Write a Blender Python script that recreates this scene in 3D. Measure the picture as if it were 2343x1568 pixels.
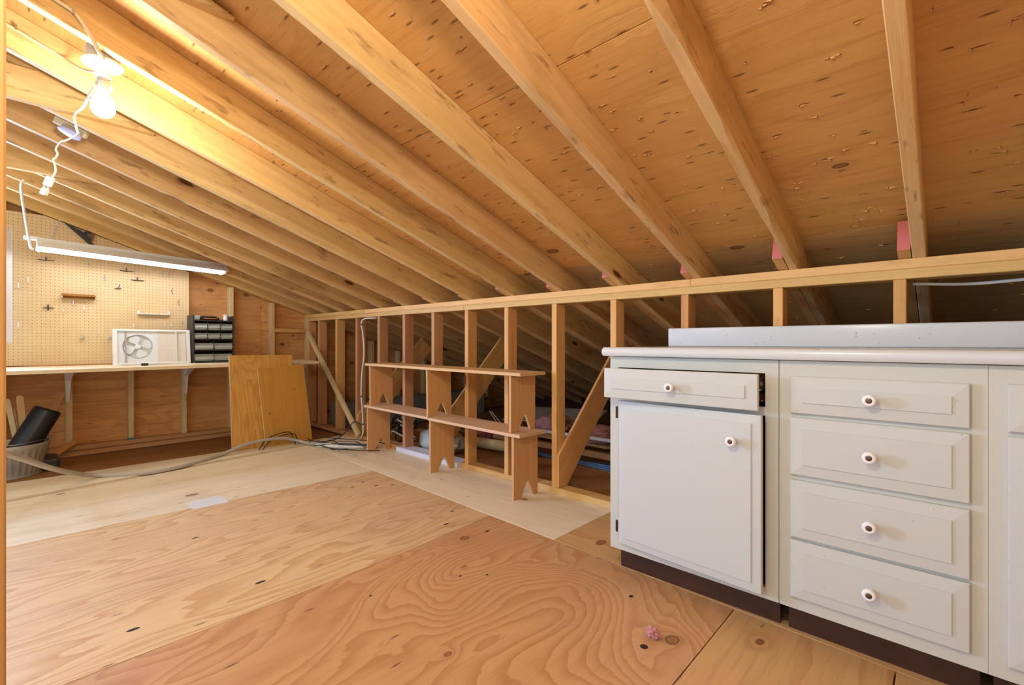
import bpy, bmesh, math, random
from mathutils import Vector as V, Matrix as M4

random.seed(7)
for o in list(bpy.data.objects): bpy.data.objects.remove(o)
S = bpy.context.scene; C = S.collection
R = math.radians

# ------------------------------------------------------------------ camera, world, light, exposure
cam = bpy.data.cameras.new('camera'); cam.sensor_width = 36.0
cam.lens = 36.0 * 1070 / 2343; cam.clip_start = 0.02; cam.clip_end = 60
co = bpy.data.objects.new('camera', cam); C.objects.link(co)
co.location = (0, 0, .93); co.rotation_euler = (R(90), 0, R(90 - 46.977)); S.camera = co
W = bpy.data.worlds.new('world'); S.world = W; W.use_nodes = True
W.node_tree.nodes['Background'].inputs[0].default_value = (.68, .83, 1, 1)
W.node_tree.nodes['Background'].inputs[1].default_value = 1.75
VS = S.view_settings; VS.view_transform = 'Standard'; VS.look = 'None'; VS.exposure = 0.0; VS.gamma = 1; VS.use_curve_mapping = False
BULB_L1, BULB_L2, TUBE = 320.0, 640.0, 20.0       # radiance of the bare bulbs and of the tubes
COL_L1, COL_L2, COL_T = (1, .91, .78), (1, .89, .70), (.84, .90, 1)
dl = bpy.data.lights.new('window daylight', 'AREA'); dl.shape = 'RECTANGLE'; dl.size = .80; dl.size_y = 1.06; dl.energy = 330; dl.color = (.36, .56, 1)
do = bpy.data.objects.new('window daylight', dl); C.objects.link(do); do.location = (-5.40, -1.0, 1.30); do.rotation_euler = (0, R(-90), 0)   # daylight coming in at window_1

# ------------------------------------------------------------------ helpers
def lin(h):
    h = h.lstrip('#'); r = []
    for i in (0, 2, 4):
        c = int(h[i:i+2], 16) / 255; r.append(c/12.92 if c <= .04045 else ((c+.055)/1.055)**2.4)
    return (*r, 1)
def newmat(name):
    m = bpy.data.materials.new(name); m.use_nodes = True
    return m, m.node_tree, m.node_tree.nodes['Principled BSDF']
class G:
    def __init__(s, nt): s.nt = nt
    def n(s, t, ins=None, **kw):
        x = s.nt.nodes.new(t)
        for k, v in kw.items(): setattr(x, k, v)
        for k, v in (ins or {}).items():
            if isinstance(v, bpy.types.NodeSocket): s.nt.links.new(v, x.inputs[k])
            else: x.inputs[k].default_value = v
        return x
    def m(s, op, a, b=0.0, c=0.0, clamp=False): return s.n('ShaderNodeMath', {0: a, 1: b, 2: c}, operation=op, use_clamp=clamp).outputs[0]
    def vm(s, op, a, b): return s.n('ShaderNodeVectorMath', {0: a, 1: b}, operation=op).outputs[0]
    def noise(s, v, scale=1., detail=2., rough=.5, dist=0.): return s.n('ShaderNodeTexNoise', {'Vector': v, 'Scale': scale, 'Detail': detail, 'Roughness': rough, 'Distortion': dist}).outputs[0]
    def ramp(s, f, pts, interp='LINEAR'):
        r = s.n('ShaderNodeValToRGB', {0: f}); e = r.color_ramp.elements; r.color_ramp.interpolation = interp
        while len(e) < len(pts): e.new(.5)
        for i, (p, c) in enumerate(pts):
            e[i].position = p; e[i].color = c if len(c) == 4 else (*c, 1)
        return r.outputs[0]
    def gr(s, f, pts): return s.ramp(f, [(p, (v, v, v, 1)) for p, v in pts])
    def mix(s, f, a, b, t='MIX'):
        x = s.n('ShaderNodeMix', data_type='RGBA', blend_type=t)
        for k, v in ((0, f), (6, a), (7, b)):
            if isinstance(v, bpy.types.NodeSocket): s.nt.links.new(v, x.inputs[k])
            else: x.inputs[k].default_value = v
        return x.outputs[2]
def plain(name, col, rough=.5, metal=0., spec=.5, emit=None, es=0., speck=None, noise=0.):
    m, nt, b = newmat(name); c = lin(col) if isinstance(col, str) else (*col, 1)
    b.inputs['Base Color'].default_value = c; b.inputs['Roughness'].default_value = rough
    b.inputs['Metallic'].default_value = metal; b.inputs['Specular IOR Level'].default_value = spec
    if emit: b.inputs['Emission Color'].default_value = (*emit, 1); b.inputs['Emission Strength'].default_value = es
    g = G(nt)
    if noise or speck:
        p = coords(g)[0]; col_ = c
        if noise:
            f = g.noise(p, 6, 5, .6)
            col_ = g.mix(g.gr(f, [(.3, 0), (.7, 1)]), tuple(x*(1-noise) for x in c[:3])+(1,), c)
        if speck:
            v = g.n('ShaderNodeTexVoronoi', {'Vector': p, 'Scale': speck[1]})
            sp = g.m('MULTIPLY', g.m('LESS_THAN', v.outputs['Distance'], speck[2]), g.m('GREATER_THAN', g.n('ShaderNodeSeparateColor', {0: v.outputs['Color']}).outputs[0], speck[3]))
            col_ = g.mix(sp, col_, lin(speck[0]))
        nt.links.new(col_, b.inputs['Base Color']) if isinstance(col_, bpy.types.NodeSocket) else None
    return m
def coords(g, spread=37.0):
    p = g.n('ShaderNodeTexCoord').outputs['Object']; r = g.n('ShaderNodeObjectInfo').outputs['Random']
    off = g.n('ShaderNodeCombineXYZ', {0: g.m('MULTIPLY', r, spread), 1: g.m('MULTIPLY', r, spread*1.7), 2: g.m('MULTIPLY', r, spread*.6)}).outputs[0]
    return g.vm('ADD', p, off), r
def lumber_mat(name, light, dark, knot='#5a2c14', kn=.6, stain=.35, rings=.55, rough=.62, var=.16):
    m, nt, b = newmat(name); g = G(nt); p, r = coords(g)
    kv = g.n('ShaderNodeTexVoronoi', {'Vector': g.vm('MULTIPLY', p, (2.1, 6.5, 6.5)), 'Scale': 1.0})
    ksel = g.m('GREATER_THAN', g.n('ShaderNodeSeparateColor', {0: kv.outputs['Color']}).outputs[0], 1-kn)
    kd = kv.outputs['Distance']
    knot_f = g.m('MULTIPLY', g.gr(kd, [(.07, 1), (.13, 0)]), ksel)
    halo = g.m('MULTIPLY', g.gr(kd, [(.08, 1), (.45, 0)]), ksel)
    c = g.noise(g.vm('MULTIPLY', p, (.55, 9, 9)), 1, 3, .5, .4)
    h = g.m('FRACT', g.m('ADD', g.m('MULTIPLY', c, 7.0), g.m('MULTIPLY', halo, 1.6)))
    ring = g.gr(h, [(0, .05), (.5, .25), (.85, 1), (1, .05)])
    grain = g.noise(g.vm('MULTIPLY', p, (1.6, 34, 34)), 1, 5, .6, .3)
    fib = g.noise(g.vm('MULTIPLY', p, (7, 300, 300)), 1, 2, .5)
    f = g.m('ADD', g.m('MULTIPLY', ring, rings*.55), g.m('MULTIPLY', g.gr(grain, [(.35, 0), (.7, 1)]), .45), clamp=True)
    col = g.mix(f, lin(light), lin(dark))
    col = g.mix(g.m('MULTIPLY', halo, .35), col, lin(dark))
    st = g.noise(g.vm('MULTIPLY', p, (1.1, 3, 3)), 1, 4, .6)
    col = g.mix(g.m('MULTIPLY', g.gr(st, [(.56, 0), (.72, 1)]), stain), col, lin('#7b5a38'))
    sm = g.noise(g.vm('MULTIPLY', p, (6, 26, 26)), 1, 3, .6)
    col = g.mix(g.m('MULTIPLY', g.gr(sm, [(.60, 0), (.70, 1)]), stain), col, lin('#6a3e1e'))
    col = g.mix(knot_f, col, lin(knot))
    hs = g.n('ShaderNodeHueSaturation', {'Hue': g.m('ADD', .5, g.m('MULTIPLY', g.m('SUBTRACT', g.m('FRACT', g.m('MULTIPLY', r, 7.3)), .4), .016)), 'Saturation': 1.0,
        'Value': g.m('ADD', 1-var, g.m('MULTIPLY', g.m('FRACT', g.m('MULTIPLY', r, 13.7)), var*1.5)), 'Color': col}).outputs[0]
    col = g.mix(g.m('MULTIPLY', g.gr(fib, [(.3, 1), (.6, 0)]), .18), hs, lin(dark))
    nt.links.new(col, b.inputs['Base Color'])
    b.inputs['Roughness'].default_value = rough; b.inputs['Specular IOR Level'].default_value = .3
    bp = g.n('ShaderNodeBump', {'Strength': .25, 'Distance': .002, 'Height': g.m('ADD', g.m('MULTIPLY', ring, .5), fib)})
    nt.links.new(bp.outputs[0], b.inputs['Normal'])
    return m
def ply_mat(name, light, mid, dark, nring=14, gx=.55, gy=2.6, contrast=.8, knots=.5, dirt=.3, dirtcol='#8a6a58', streak=.35, rough=.6, kscale=(1.6, 2.4), kcol='#7a4420', spl=0., bump=.25, dist=.5):
    m, nt, b = newmat(name); g = G(nt); p, r = coords(g)
    kv = g.n('ShaderNodeTexVoronoi', {'Vector': g.vm('MULTIPLY', p, (*kscale, 1)), 'Scale': 1.0}, voronoi_dimensions='2D')
    kr = g.n('ShaderNodeSeparateColor', {0: kv.outputs['Color']}).outputs
    ksel = g.m('GREATER_THAN', kr[0], 1-knots); kd = g.m('DIVIDE', g.m('ADD', kv.outputs['Distance'], g.m('MULTIPLY', g.m('SUBTRACT', g.noise(p, 30, 2, .5), .5), .012)), g.m('ADD', .45, g.m('MULTIPLY', kr[1], .8)))
    kf = g.m('MULTIPLY', g.gr(kd, [(.044, 1), (.052, 0)]), ksel)
    krim = g.m('MULTIPLY', g.gr(kd, [(.036, 0), (.044, 1), (.052, 1), (.056, 0)]), ksel)
    halo = g.m('MULTIPLY', g.gr(kd, [(.04, 1), (.12, .4), (.26, 0)]), ksel)
    h0 = g.noise(g.vm('MULTIPLY', p, (gx, gy, 1)), 1, 2.6, .42, dist)
    h = g.m('FRACT', g.m('ADD', g.m('ADD', g.m('MULTIPLY', h0, nring), g.m('MULTIPLY', g.noise(g.vm('MULTIPLY', p, (7, 20, 1)), 1, 3, .6), .75)), g.m('MULTIPLY', halo, 1.6)))
    ring = g.gr(h, [(0, .0), (.45, .18), (.8, .75), (.93, 1), (1, 0)])
    fine = g.noise(g.vm('MULTIPLY', p, (3.2, 70, 1)), 1, 4, .6, .2)
    fib = g.noise(g.vm('MULTIPLY', p, (14, 420, 1)), 1, 2, .5)
    col = g.mix(g.m('MULTIPLY', ring, contrast), lin(light), lin(mid))
    col = g.mix(g.m('MULTIPLY', g.gr(fine, [(.5, 0), (.72, 1)]), streak), col, lin(dark))
    bl = g.noise(g.vm('MULTIPLY', p, (1.3, 2.6, 1)), 1, 4, .6)
    col = g.mix(g.m('MULTIPLY', g.gr(bl, [(.5, 0), (.7, 1)]), dirt), col, lin(dirtcol))
    col = g.mix(g.m('MULTIPLY', halo, .22), col, lin(dark))
    col = g.mix(g.m('MULTIPLY', kf, .7), col, lin(kcol)); col = g.mix(g.m('MULTIPLY', krim, .6), col, lin('#4a2818'))
    # small torn spots and nail holes
    sv = g.n('ShaderNodeTexVoronoi', {'Vector': g.vm('MULTIPLY', p, (5.5, 26, 1)), 'Scale': 1.0}, voronoi_dimensions='2D')
    sf = g.m('MULTIPLY', g.gr(sv.outputs['Distance'], [(.05, 1), (.13, 0)]), g.m('GREATER_THAN', g.n('ShaderNodeSeparateColor', {0: sv.outputs['Color']}).outputs[1], 1-spl))
    col = g.mix(g.m('MULTIPLY', sf, .75), col, lin('#4a2812'))
    ck = g.noise(g.vm('MULTIPLY', p, (3.0, 95, 1)), 1, 2, .5, 1.0)
    col = g.mix(g.m('MULTIPLY', g.gr(ck, [(.74, 0), (.79, 1)]), .55), col, lin('#6a3c1c'))
    col = g.mix(g.m('MULTIPLY', g.gr(fib, [(.3, 1), (.6, 0)]), .12), col, lin(dark))
    hs = g.n('ShaderNodeHueSaturation', {'Hue': .5, 'Saturation': 1.0, 'Value': g.m('ADD', .93, g.m('MULTIPLY', g.m('FRACT', g.m('MULTIPLY', r, 9.1)), .14)), 'Color': col}).outputs[0]
    nt.links.new(hs, b.inputs['Base Color'])
    b.inputs['Roughness'].default_value = rough; b.inputs['Specular IOR Level'].default_value = .35
    bp = g.n('ShaderNodeBump', {'Strength': bump, 'Distance': .002, 'Height': g.m('ADD', g.m('MULTIPLY', ring, .8), g.m('MULTIPLY', fib, .5))})
    nt.links.new(bp.outputs[0], b.inputs['Normal'])
    return m

def T(x, y, z): return M4.Translation((x, y, z))
def RZ(a): return M4.Rotation(R(a), 4, 'Z')
def RX(a): return M4.Rotation(R(a), 4, 'X')
def RY(a): return M4.Rotation(R(a), 4, 'Y')
I4 = M4.Identity(4)
def put(name, me, mats, parent=None, M=I4, smooth=False):
    """link mesh (or bmesh) as ONE object; M is its world matrix"""
    if isinstance(me, bmesh.types.BMesh):
        bm = me; me = bpy.data.meshes.new(name); bmesh.ops.recalc_face_normals(bm, faces=bm.faces); bm.to_mesh(me); bm.free()
        for mt in (mats if isinstance(mats, (list, tuple)) else [mats]): me.materials.append(mt)
        if smooth:
            for p in me.polygons: p.use_smooth = True
            if smooth is not True: me.set_sharp_from_angle(angle=R(smooth))
    o = bpy.data.objects.new(name, me); C.objects.link(o)
    if parent is not None:
        o.parent = parent; o.matrix_basis = parent['_'] and world[parent.name].inverted() @ M
    else: o.matrix_basis = M
    world[o.name] = M.copy(); o['_'] = 1
    return o
world = {}
def root(name, label=None, cat=None, M=I4, group=None, kind=None):
    o = bpy.data.objects.new(name, None); C.objects.link(o); o.matrix_basis = M; o.empty_display_size = .05
    world[o.name] = M.copy(); o['_'] = 1
    return tag(o, label, cat, group, kind)
def tag(o, label=None, cat=None, group=None, kind=None):
    for k, v in (('label', label), ('category', cat), ('group', group), ('kind', kind)):
        if v: o[k] = v
    return o
def bx(bm, x0, x1, y0, y1, z0, z1, mi=0, M=None):
    vs = [bm.verts.new((M @ V(c)) if M else c) for c in ((x0,y0,z0),(x1,y0,z0),(x1,y1,z0),(x0,y1,z0),(x0,y0,z1),(x1,y0,z1),(x1,y1,z1),(x0,y1,z1))]
    for f in ((3,2,1,0),(4,5,6,7),(0,1,5,4),(1,2,6,5),(2,3,7,6),(3,0,4,7)):
        q = bm.faces.new([vs[i] for i in f]); q.material_index = mi
    return vs
def box(*a, bev=0., seg=1, M=None):
    bm = bmesh.new(); bx(bm, *a, M=M)
    if bev: bmesh.ops.bevel(bm, geom=bm.edges[:], offset=bev, segments=seg, affect='EDGES', profile=.5)
    return bm
def prism(pts, z0, z1, bm=None, M=None):
    """extrude a 2D outline (xy) from z0 to z1"""
    bm = bm or bmesh.new()
    a = [bm.verts.new(M @ V((x, y, z0)) if M else (x, y, z0)) for x, y in pts]; b = [bm.verts.new(M @ V((x, y, z1)) if M else (x, y, z1)) for x, y in pts]
    n = len(pts); bm.faces.new(a[::-1]); bm.faces.new(b)
    for i in range(n): bm.faces.new((a[i], a[(i+1) % n], b[(i+1) % n], b[i]))
    return bm
def lathe(prof, n=24, bm=None, M=None, ang=360):
    bm = bm or bmesh.new(); rings = []
    for r, z in prof:
        if r < 1e-6: rings.append([bm.verts.new(M @ V((0, 0, z)) if M else (0, 0, z))]); continue
        rings.append([bm.verts.new((M @ V(c)) if M else c) for c in [(r*math.cos(2*math.pi*i/n), r*math.sin(2*math.pi*i/n), z) for i in range(n)]])
    for a, b in zip(rings, rings[1:]):
        for i in range(n):
            j = (i+1) % n
            if len(a) == 1 and len(b) == 1: break
            if len(a) == 1: bm.faces.new((a[0], b[j], b[i]))
            elif len(b) == 1: bm.faces.new((a[i], a[j], b[0]))
            else: bm.faces.new((a[i], a[j], b[j], b[i]))
    return bm
def spline(pts, k=6):
    P = [V(p) for p in pts]; P = [2*P[0]-P[1]] + P + [2*P[-1]-P[-2]]; out = []
    for i in range(1, len(P)-2):
        for j in range(k):
            t = j/k; a, b, c, d = P[i-1:i+3]
            out.append(.5*((2*b)+(c-a)*t+(2*a-5*b+4*c-d)*t*t+(3*b-a-3*c+d)*t**3))
    return out + [P[-2]]
def tube(pts, r, n=8, k=6, bm=None, flat=1.0):
    bm = bm or bmesh.new(); Q = spline(pts, k) if k else [V(p) for p in pts]; prev = None; up = V((0, 0, 1)); rings = []
    for i, q in enumerate(Q):
        t = (Q[min(i+1, len(Q)-1)]-Q[max(i-1, 0)]).normalized()
        if prev is None: s = t.cross(up) if abs(t.dot(up)) < .95 else t.cross(V((1, 0, 0)))
        else: s = prev - t*prev.dot(t)
        s.normalize(); prev = s; u = s.cross(t)
        rings.append([bm.verts.new(q + s*r*flat*math.cos(2*math.pi*a/n) + u*r*math.sin(2*math.pi*a/n)) for a in range(n)])
    for a, b in zip(rings, rings[1:]):
        for i in range(n): bm.faces.new((a[i], a[(i+1) % n], b[(i+1) % n], b[i]))
    bm.faces.new(rings[0][::-1]); bm.faces.new(rings[-1]); return bm
def frame_M(p0, p1, nrm):
    x = (V(p1)-V(p0)).normalized(); z = V(nrm); z = (z - x*z.dot(x)).normalized(); y = z.cross(x)
    return M4(((x.x, y.x, z.x, p0[0]), (x.y, y.y, z.y, p0[1]), (x.z, y.z, z.z, p0[2]), (0, 0, 0, 1)))
_lum = {}
def lumber(name, p0, p1, w, t, mat, parent=None, nrm=(0, 0, 1), bev=.0025):
    """a sawn piece from p0 to p1 (centre line); w across (nrm x axis), t along nrm"""
    L = (V(p1)-V(p0)).length; key = (round(L, 4), w, t, mat.name)
    if key not in _lum:
        me = bpy.data.meshes.new(name); bm = box(0, L, -w/2, w/2, -t/2, t/2, bev=bev); bmesh.ops.recalc_face_normals(bm, faces=bm.faces); bm.to_mesh(me); bm.free(); me.materials.append(mat); _lum[key] = me
    return put(name, _lum[key], mat, parent, frame_M(p0, p1, nrm))
def sheet(name, pts, z0, z1, mat, parent=None, grain='y', jig=0.0):
    cx = sum(p[0] for p in pts)/len(pts); cy = sum(p[1] for p in pts)/len(pts)
    Mw = T(cx, cy, 0) @ RZ(90 if grain == 'y' else 0); inv = Mw.inverted()
    q = [(inv @ V((x, y, 0))).to_2d() for x, y in pts]
    bm = prism(q, z0, z1); bmesh.ops.bevel(bm, geom=bm.edges[:], offset=.0012, segments=1, affect='EDGES')
    return put(name, bm, mat, parent, Mw)
def blob(rx, ry, rz, seed, amp=.25, sub=3, f=3.0):
    from mathutils import noise
    bm = bmesh.new(); bmesh.ops.create_icosphere(bm, subdivisions=sub, radius=1)
    for v in bm.verts:
        n = noise.fractal(v.co*f + V((seed*7.1, seed*3.3, 0)), .8, 2.0, 4)
        v.co = V((v.co.x*rx, v.co.y*ry, v.co.z*rz))*(1+amp*n)
    return bm

# ------------------------------------------------------------------ materials
RAFT = lumber_mat('rafter pine', '#ebc88e', '#cb9c56', kn=.55, stain=.55)
STUD = lumber_mat('stud pine', '#e8b270', '#d0924c', kn=.35, stain=.2)
STUDR = lumber_mat('stud fir reddish', '#d09a6a', '#b4784a', kn=.3, stain=.25)
PLATE = lumber_mat('plate spruce', '#f0c27e', '#dba560', kn=.3, stain=.18)
PALE = lumber_mat('pale stick', '#e8cf9c', '#cfae73', kn=.25, stain=.15)
CEDAR = lumber_mat('bench cedar', '#dda870', '#c98f58', kn=.3, stain=.05, rings=.35, var=.06, knot='#6e2a1c')
TOPB = lumber_mat('bench plank', '#dcb18c', '#c99a74', kn=.12, stain=.05, rings=.3, var=.06)
TOPY = lumber_mat('bench plank yellow', '#e2ba83', '#cc9a5c', kn=.12, stain=.05, rings=.3, var=.04)
OAKY = ply_mat('oak veneer', '#dea852', '#c08434', '#9a6226', nring=15, gx=1.1, gy=5, contrast=.75, knots=.25, dirt=.1, rough=.4, dist=.8)
OAKS = ply_mat('pine veneer', '#c9943f', '#bc8536', '#9a6428', nring=4, gx=.3, gy=9, contrast=.4, knots=.45, dirt=.05, rough=.45, kcol='#7a4a1a', kscale=(4, 6))
SHEATH = ply_mat('roof sheathing', '#deae6a', '#cb9552', '#a06c34', nring=7, gx=.5, gy=2.2, contrast=.45, knots=.38, dirt=.3, dirtcol='#b0764a', streak=.3, spl=.32, kscale=(1.5, 2.9), kcol='#7c4030')
SHEATHL = ply_mat('roof sheathing tan', '#d8b47c', '#c8a26a', '#98764a', nring=6, gx=.5, gy=2.6, contrast=.4, knots=.4, dirt=.35, dirtcol='#96744c', streak=.4, spl=.12, kscale=(1.5, 2.8), kcol='#6a4020')
GABLE = ply_mat('gable sheathing', '#dea464', '#c4864a', '#925a2a', nring=8, gx=.7, gy=4.2, contrast=.55, knots=.6, dirt=.35, dirtcol='#94502a', streak=.5, spl=.05, kscale=(2.4, 3.6), kcol='#5c2c18')
FLOOR = ply_mat('floor ply orange', '#d6a672', '#b98250', '#98643a', nring=34, gx=.95, gy=1.7, contrast=.75, knots=.35, dirt=.25, dirtcol='#a67c66', streak=.18, rough=.5, kscale=(2.2, 2.8), kcol='#9a5f3c', spl=.03, bump=.3, dist=.7)
FLOORB = ply_mat('floor ply striped', '#dfbe8c', '#c4935e', '#a67646', nring=34, gx=.40, gy=2.5, contrast=.8, knots=.12, dirt=.25, dirtcol='#b08c74', streak=.22, rough=.5, kscale=(1.5, 2.2), kcol='#9a6a44', spl=.04, bump=.3, dist=.35)
FLOORL = ply_mat('floor ply pale', '#f0e0be', '#e0c89c', '#c8a878', nring=5, gx=.3, gy=2.6, contrast=.5, knots=.15, dirt=.2, dirtcol='#c4a888', streak=.4, rough=.5, spl=.05, bump=.15)
FLOORR = ply_mat('floor ply tan', '#d8ac72', '#be8a52', '#9c6c3e', nring=8, gx=.4, gy=2.6, contrast=.6, knots=.3, dirt=.25, dirtcol='#a67c58', streak=.35, rough=.5, spl=.04)
SUBFL = ply_mat('subfloor brown', '#a6723c', '#8d5c2c', '#6c421e', nring=6, gx=.4, gy=3, contrast=.45, knots=.3, dirt=.45, dirtcol='#6a4630', streak=.5, rough=.7, spl=.08)
BENCHT = ply_mat('bench top ply', '#ead6b4', '#dcc096', '#c8a676', nring=4, gx=.3, gy=3, contrast=.4, knots=.1, dirt=.1, dirtcol='#c8a888', streak=.3, rough=.45)
PAINT = plain('cream paint', '#c8c9bf', .38, speck=('#6a6258', 50, .06, .955))
PAINTW = plain('cream door paint', '#c8cac2', .38, speck=('#8a8278', 50, .05, .975))
PAINTY = plain('cream frame paint', '#c8c7b8', .42, speck=('#6a6258', 50, .06, .955))
LAMI = plain('white laminate', '#d2d5d1', .25, speck=('#6e6a64', 70, .13, .86))
TOE = plain('dark stained toe board', '#4a2a1a', .4, noise=.4)
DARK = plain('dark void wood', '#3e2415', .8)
CERAM = plain('white ceramic', '#efece8', .12)
PORC = plain('white porcelain', '#f0ece6', .2)
BRASS = plain('old brass', '#6b5a44', .35, metal=.8)
STEEL = plain('zinc steel', '#b9bcc0', .3, metal=1.)
HINGE = plain('bronze hinge', '#5a4230', .4, metal=.6)
GALV = plain('galvanized steel', '#b4b0a4', .45, metal=.25, noise=.25)
BLACK = plain('black plastic', '#1c1b1c', .35)
BLACKR = plain('black rubber', '#17181c', .4)
CHAR = plain('charcoal plastic', '#33302d', .5)
WHITEP = plain('white plastic', '#e6e4de', .4)
WHITEC = plain('white cord', '#e4dfd2', .5)
ROMEX = plain('cream cable jacket', '#d9cba6', .45)
GREYC = plain('grey cable jacket', '#b9b0a4', .45, noise=.15)
BLUEC = plain('blue cable', '#4a6a90', .4)
PINK = plain('pink end paint', '#dd7a70', .7, noise=.15)
FLUFF = plain('pink fibreglass', '#c98a86', .95, noise=.35)
GREYS = plain('grey sheet', '#8d8a80', .7, noise=.2)
DRYW = plain('drywall scrap', '#b9b4a6', .8, noise=.2)
BAG = plain('grey plastic bag', '#c3c6c4', .35, noise=.1)
WHITEB = plain('white painted board', '#dedce6', .5, noise=.05)
SILV = plain('silver wire', '#c9c9c6', .3, metal=.6)
LAMPW = plain('white enamel', '#d8d6d4', .35)
ORANGE = plain('orange plastic', '#d07a3c', .4)
BROWNSH = plain('amber wood shelf', '#a86a1e', .5, noise=.25)
SCREEN = plain('dusty fan grille', '#bdbcb4', .6, noise=.1)
FANP = plain('off white fan panel', '#d9dcdc', .5)
FANB = plain('beige fan panel', '#d8cdbc', .55)
FANBL = plain('grey fan blade', '#d6dada', .45)
BLUEW = plain('bluish white lens', '#b9c0f2', .3)
POSTM = lumber_mat('post fir', '#dcb070', '#c89450', kn=.05, stain=.05, rings=.3)
def glassy(name, col, rough=.25, alpha=.55):
    m, nt, b = newmat(name); b.inputs['Base Color'].default_value = lin(col); b.inputs['Roughness'].default_value = rough
    b.inputs['Transmission Weight'].default_value = alpha; b.inputs['IOR'].default_value = 1.3; return m
CLEARP = glassy('cloudy clear plastic', '#c6cabb', .3, .35)
GLASS, _nt, _b = newmat('window glass'); _g = G(_nt); _b.inputs['Roughness'].default_value = .05
_nt.links.new(_g.n('ShaderNodeMixShader', {0: .06, 1: _g.n('ShaderNodeBsdfTransparent').outputs[0], 2: _b.outputs[0]}).outputs[0], _nt.nodes['Material Output'].inputs[0])
CLEARK = glassy('clear knob plastic', '#e2ddd0', .15, .6)
def emat(name, col, s):
    m = plain(name, (.9, .9, .9), .4, emit=col, es=s); return m
BULB1 = emat('lit bulb', COL_L1, BULB_L1); BULB2 = emat('lit bulb overhead', COL_L2, BULB_L2); TUBEM = emat('lit tube', COL_T, TUBE)
def peg_mat():
    m, nt, b = newmat('pegboard'); g = G(nt); p = g.n('ShaderNodeTexCoord').outputs['Object']
    s = g.n('ShaderNodeSeparateXYZ', {0: p}).outputs
    fx = g.m('SUBTRACT', g.m('FRACT', g.m('MULTIPLY', s[0], 1/.0254)), .5); fy = g.m('SUBTRACT', g.m('FRACT', g.m('MULTIPLY', s[1], 1/.0254)), .5)
    d = g.m('SQRT', g.m('ADD', g.m('MULTIPLY', fx, fx), g.m('MULTIPLY', fy, fy)))
    n = g.noise(p, 3, 4, .6); n2 = g.noise(p, 160, 2, .5)
    col = g.mix(g.gr(n, [(.35, 0), (.7, 1)]), lin('#d8b885'), lin('#e2c595'))
    col = g.mix(g.m('MULTIPLY', n2, .25), col, lin('#c4a06a'))
    hole = g.gr(d, [(.075, 1), (.125, 0)])
    col = g.mix(hole, col, lin('#644626')); nt.links.new(col, b.inputs['Base Color'])
    bp = g.n('ShaderNodeBump', {'Strength': .6, 'Distance': .004, 'Height': g.m('SUBTRACT', 1.0, hole)}); nt.links.new(bp.outputs[0], b.inputs['Normal'])
    b.inputs['Roughness'].default_value = .55; return m
PEG = peg_mat()

# ------------------------------------------------------------------ layout constants
SL = .338; YK = 2.283                       # roof slope, kneewall room face
def rz(y): return 1.245 + SL*(YK-y)         # underside of the rafters
NR = V((0, SL, 1)).normalized(); SD = V((0, 1, -SL)).normalized()
XG = -5.28                                  # face of the gable studs
YTOP, YEAVE = -1.62, 6.0
RX = [.31, -.098, -.503, -.915, -1.335, -1.755, -2.152, -2.578, -2.985, -3.384, -3.76, -4.16, -4.52, -4.885]

# ------------------------------------------------------------------ ceiling
ceil = root('ceiling', kind='structure')
def rp(x, y, h=0.0):
    p = V((x, y, rz(y))) + NR*h; return p
def waney(xr):
    """rafter whose lower left corner follows the bark edge of the log"""
    bm = bmesh.new(); L = (rp(0, YEAVE)-rp(0, YTOP)).length; n = 110; rng = random.Random(3); rows = []; ph = [rng.uniform(0, 6) for _ in range(6)]
    for i in range(n+1):
        x = L*i/n
        w = .008 + .006*math.sin(x*5+ph[0]) + .005*math.sin(x*11+ph[1]) + .003*math.sin(x*23+ph[2]); w = max(.002, w)
        h = .012 + .010*math.sin(x*4+ph[3]) + .006*math.sin(x*13+ph[4]); h = max(.002, h)
        c = [(-.07+h*.0, .019-w), (-.07+h, .019), (.07, .019), (.07, -.019), (-.07, -.019+w*.4)]
        rows.append([bm.verts.new((x, -y, z)) for z, y in [(a, b) for a, b in c]])
    for a, b in zip(rows, rows[1:]):
        for j in range(5): bm.faces.new((a[j], a[(j+1) % 5], b[(j+1) % 5], b[j]))
    bm.faces.new(rows[0]); bm.faces.new(rows[-1][::-1]); return bm
for i, x in enumerate(RX):
    p0, p1 = rp(x+.019, YTOP, .07), rp(x+.019, YEAVE, .07)
    if i == 2: put('rafter', waney(x), RAFT, ceil, frame_M(p0, p1, NR))
    else: lumber('rafter', p0, p1, .038, .14, RAFT, ceil, NR)
    # spliced eave piece with a pink painted end beside the rafter
    if i > 0:
        bm = bmesh.new(); L = (rp(0, YEAVE)-rp(0, 2.185)).length; bx(bm, 0, L, -.019, .019, -.06, .06)
        for f in bm.faces:
            if f.calc_center_median().x < 1e-4: f.material_index = 1
        y0 = 2.185 + (.04 if i % 2 else 0) if i < 8 else 2.2
        put('rafter_splice', bm, [STUD, PINK], ceil, frame_M(rp(x-.022, y0, .064), rp(x-.022, YEAVE, .064), NR))
lumber('rafter', (XG-.03, YTOP, rz(YTOP)+.074), (XG-.03, YEAVE, rz(YEAVE)+.074), .12, .15, PLATE, ceil, NR)
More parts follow.
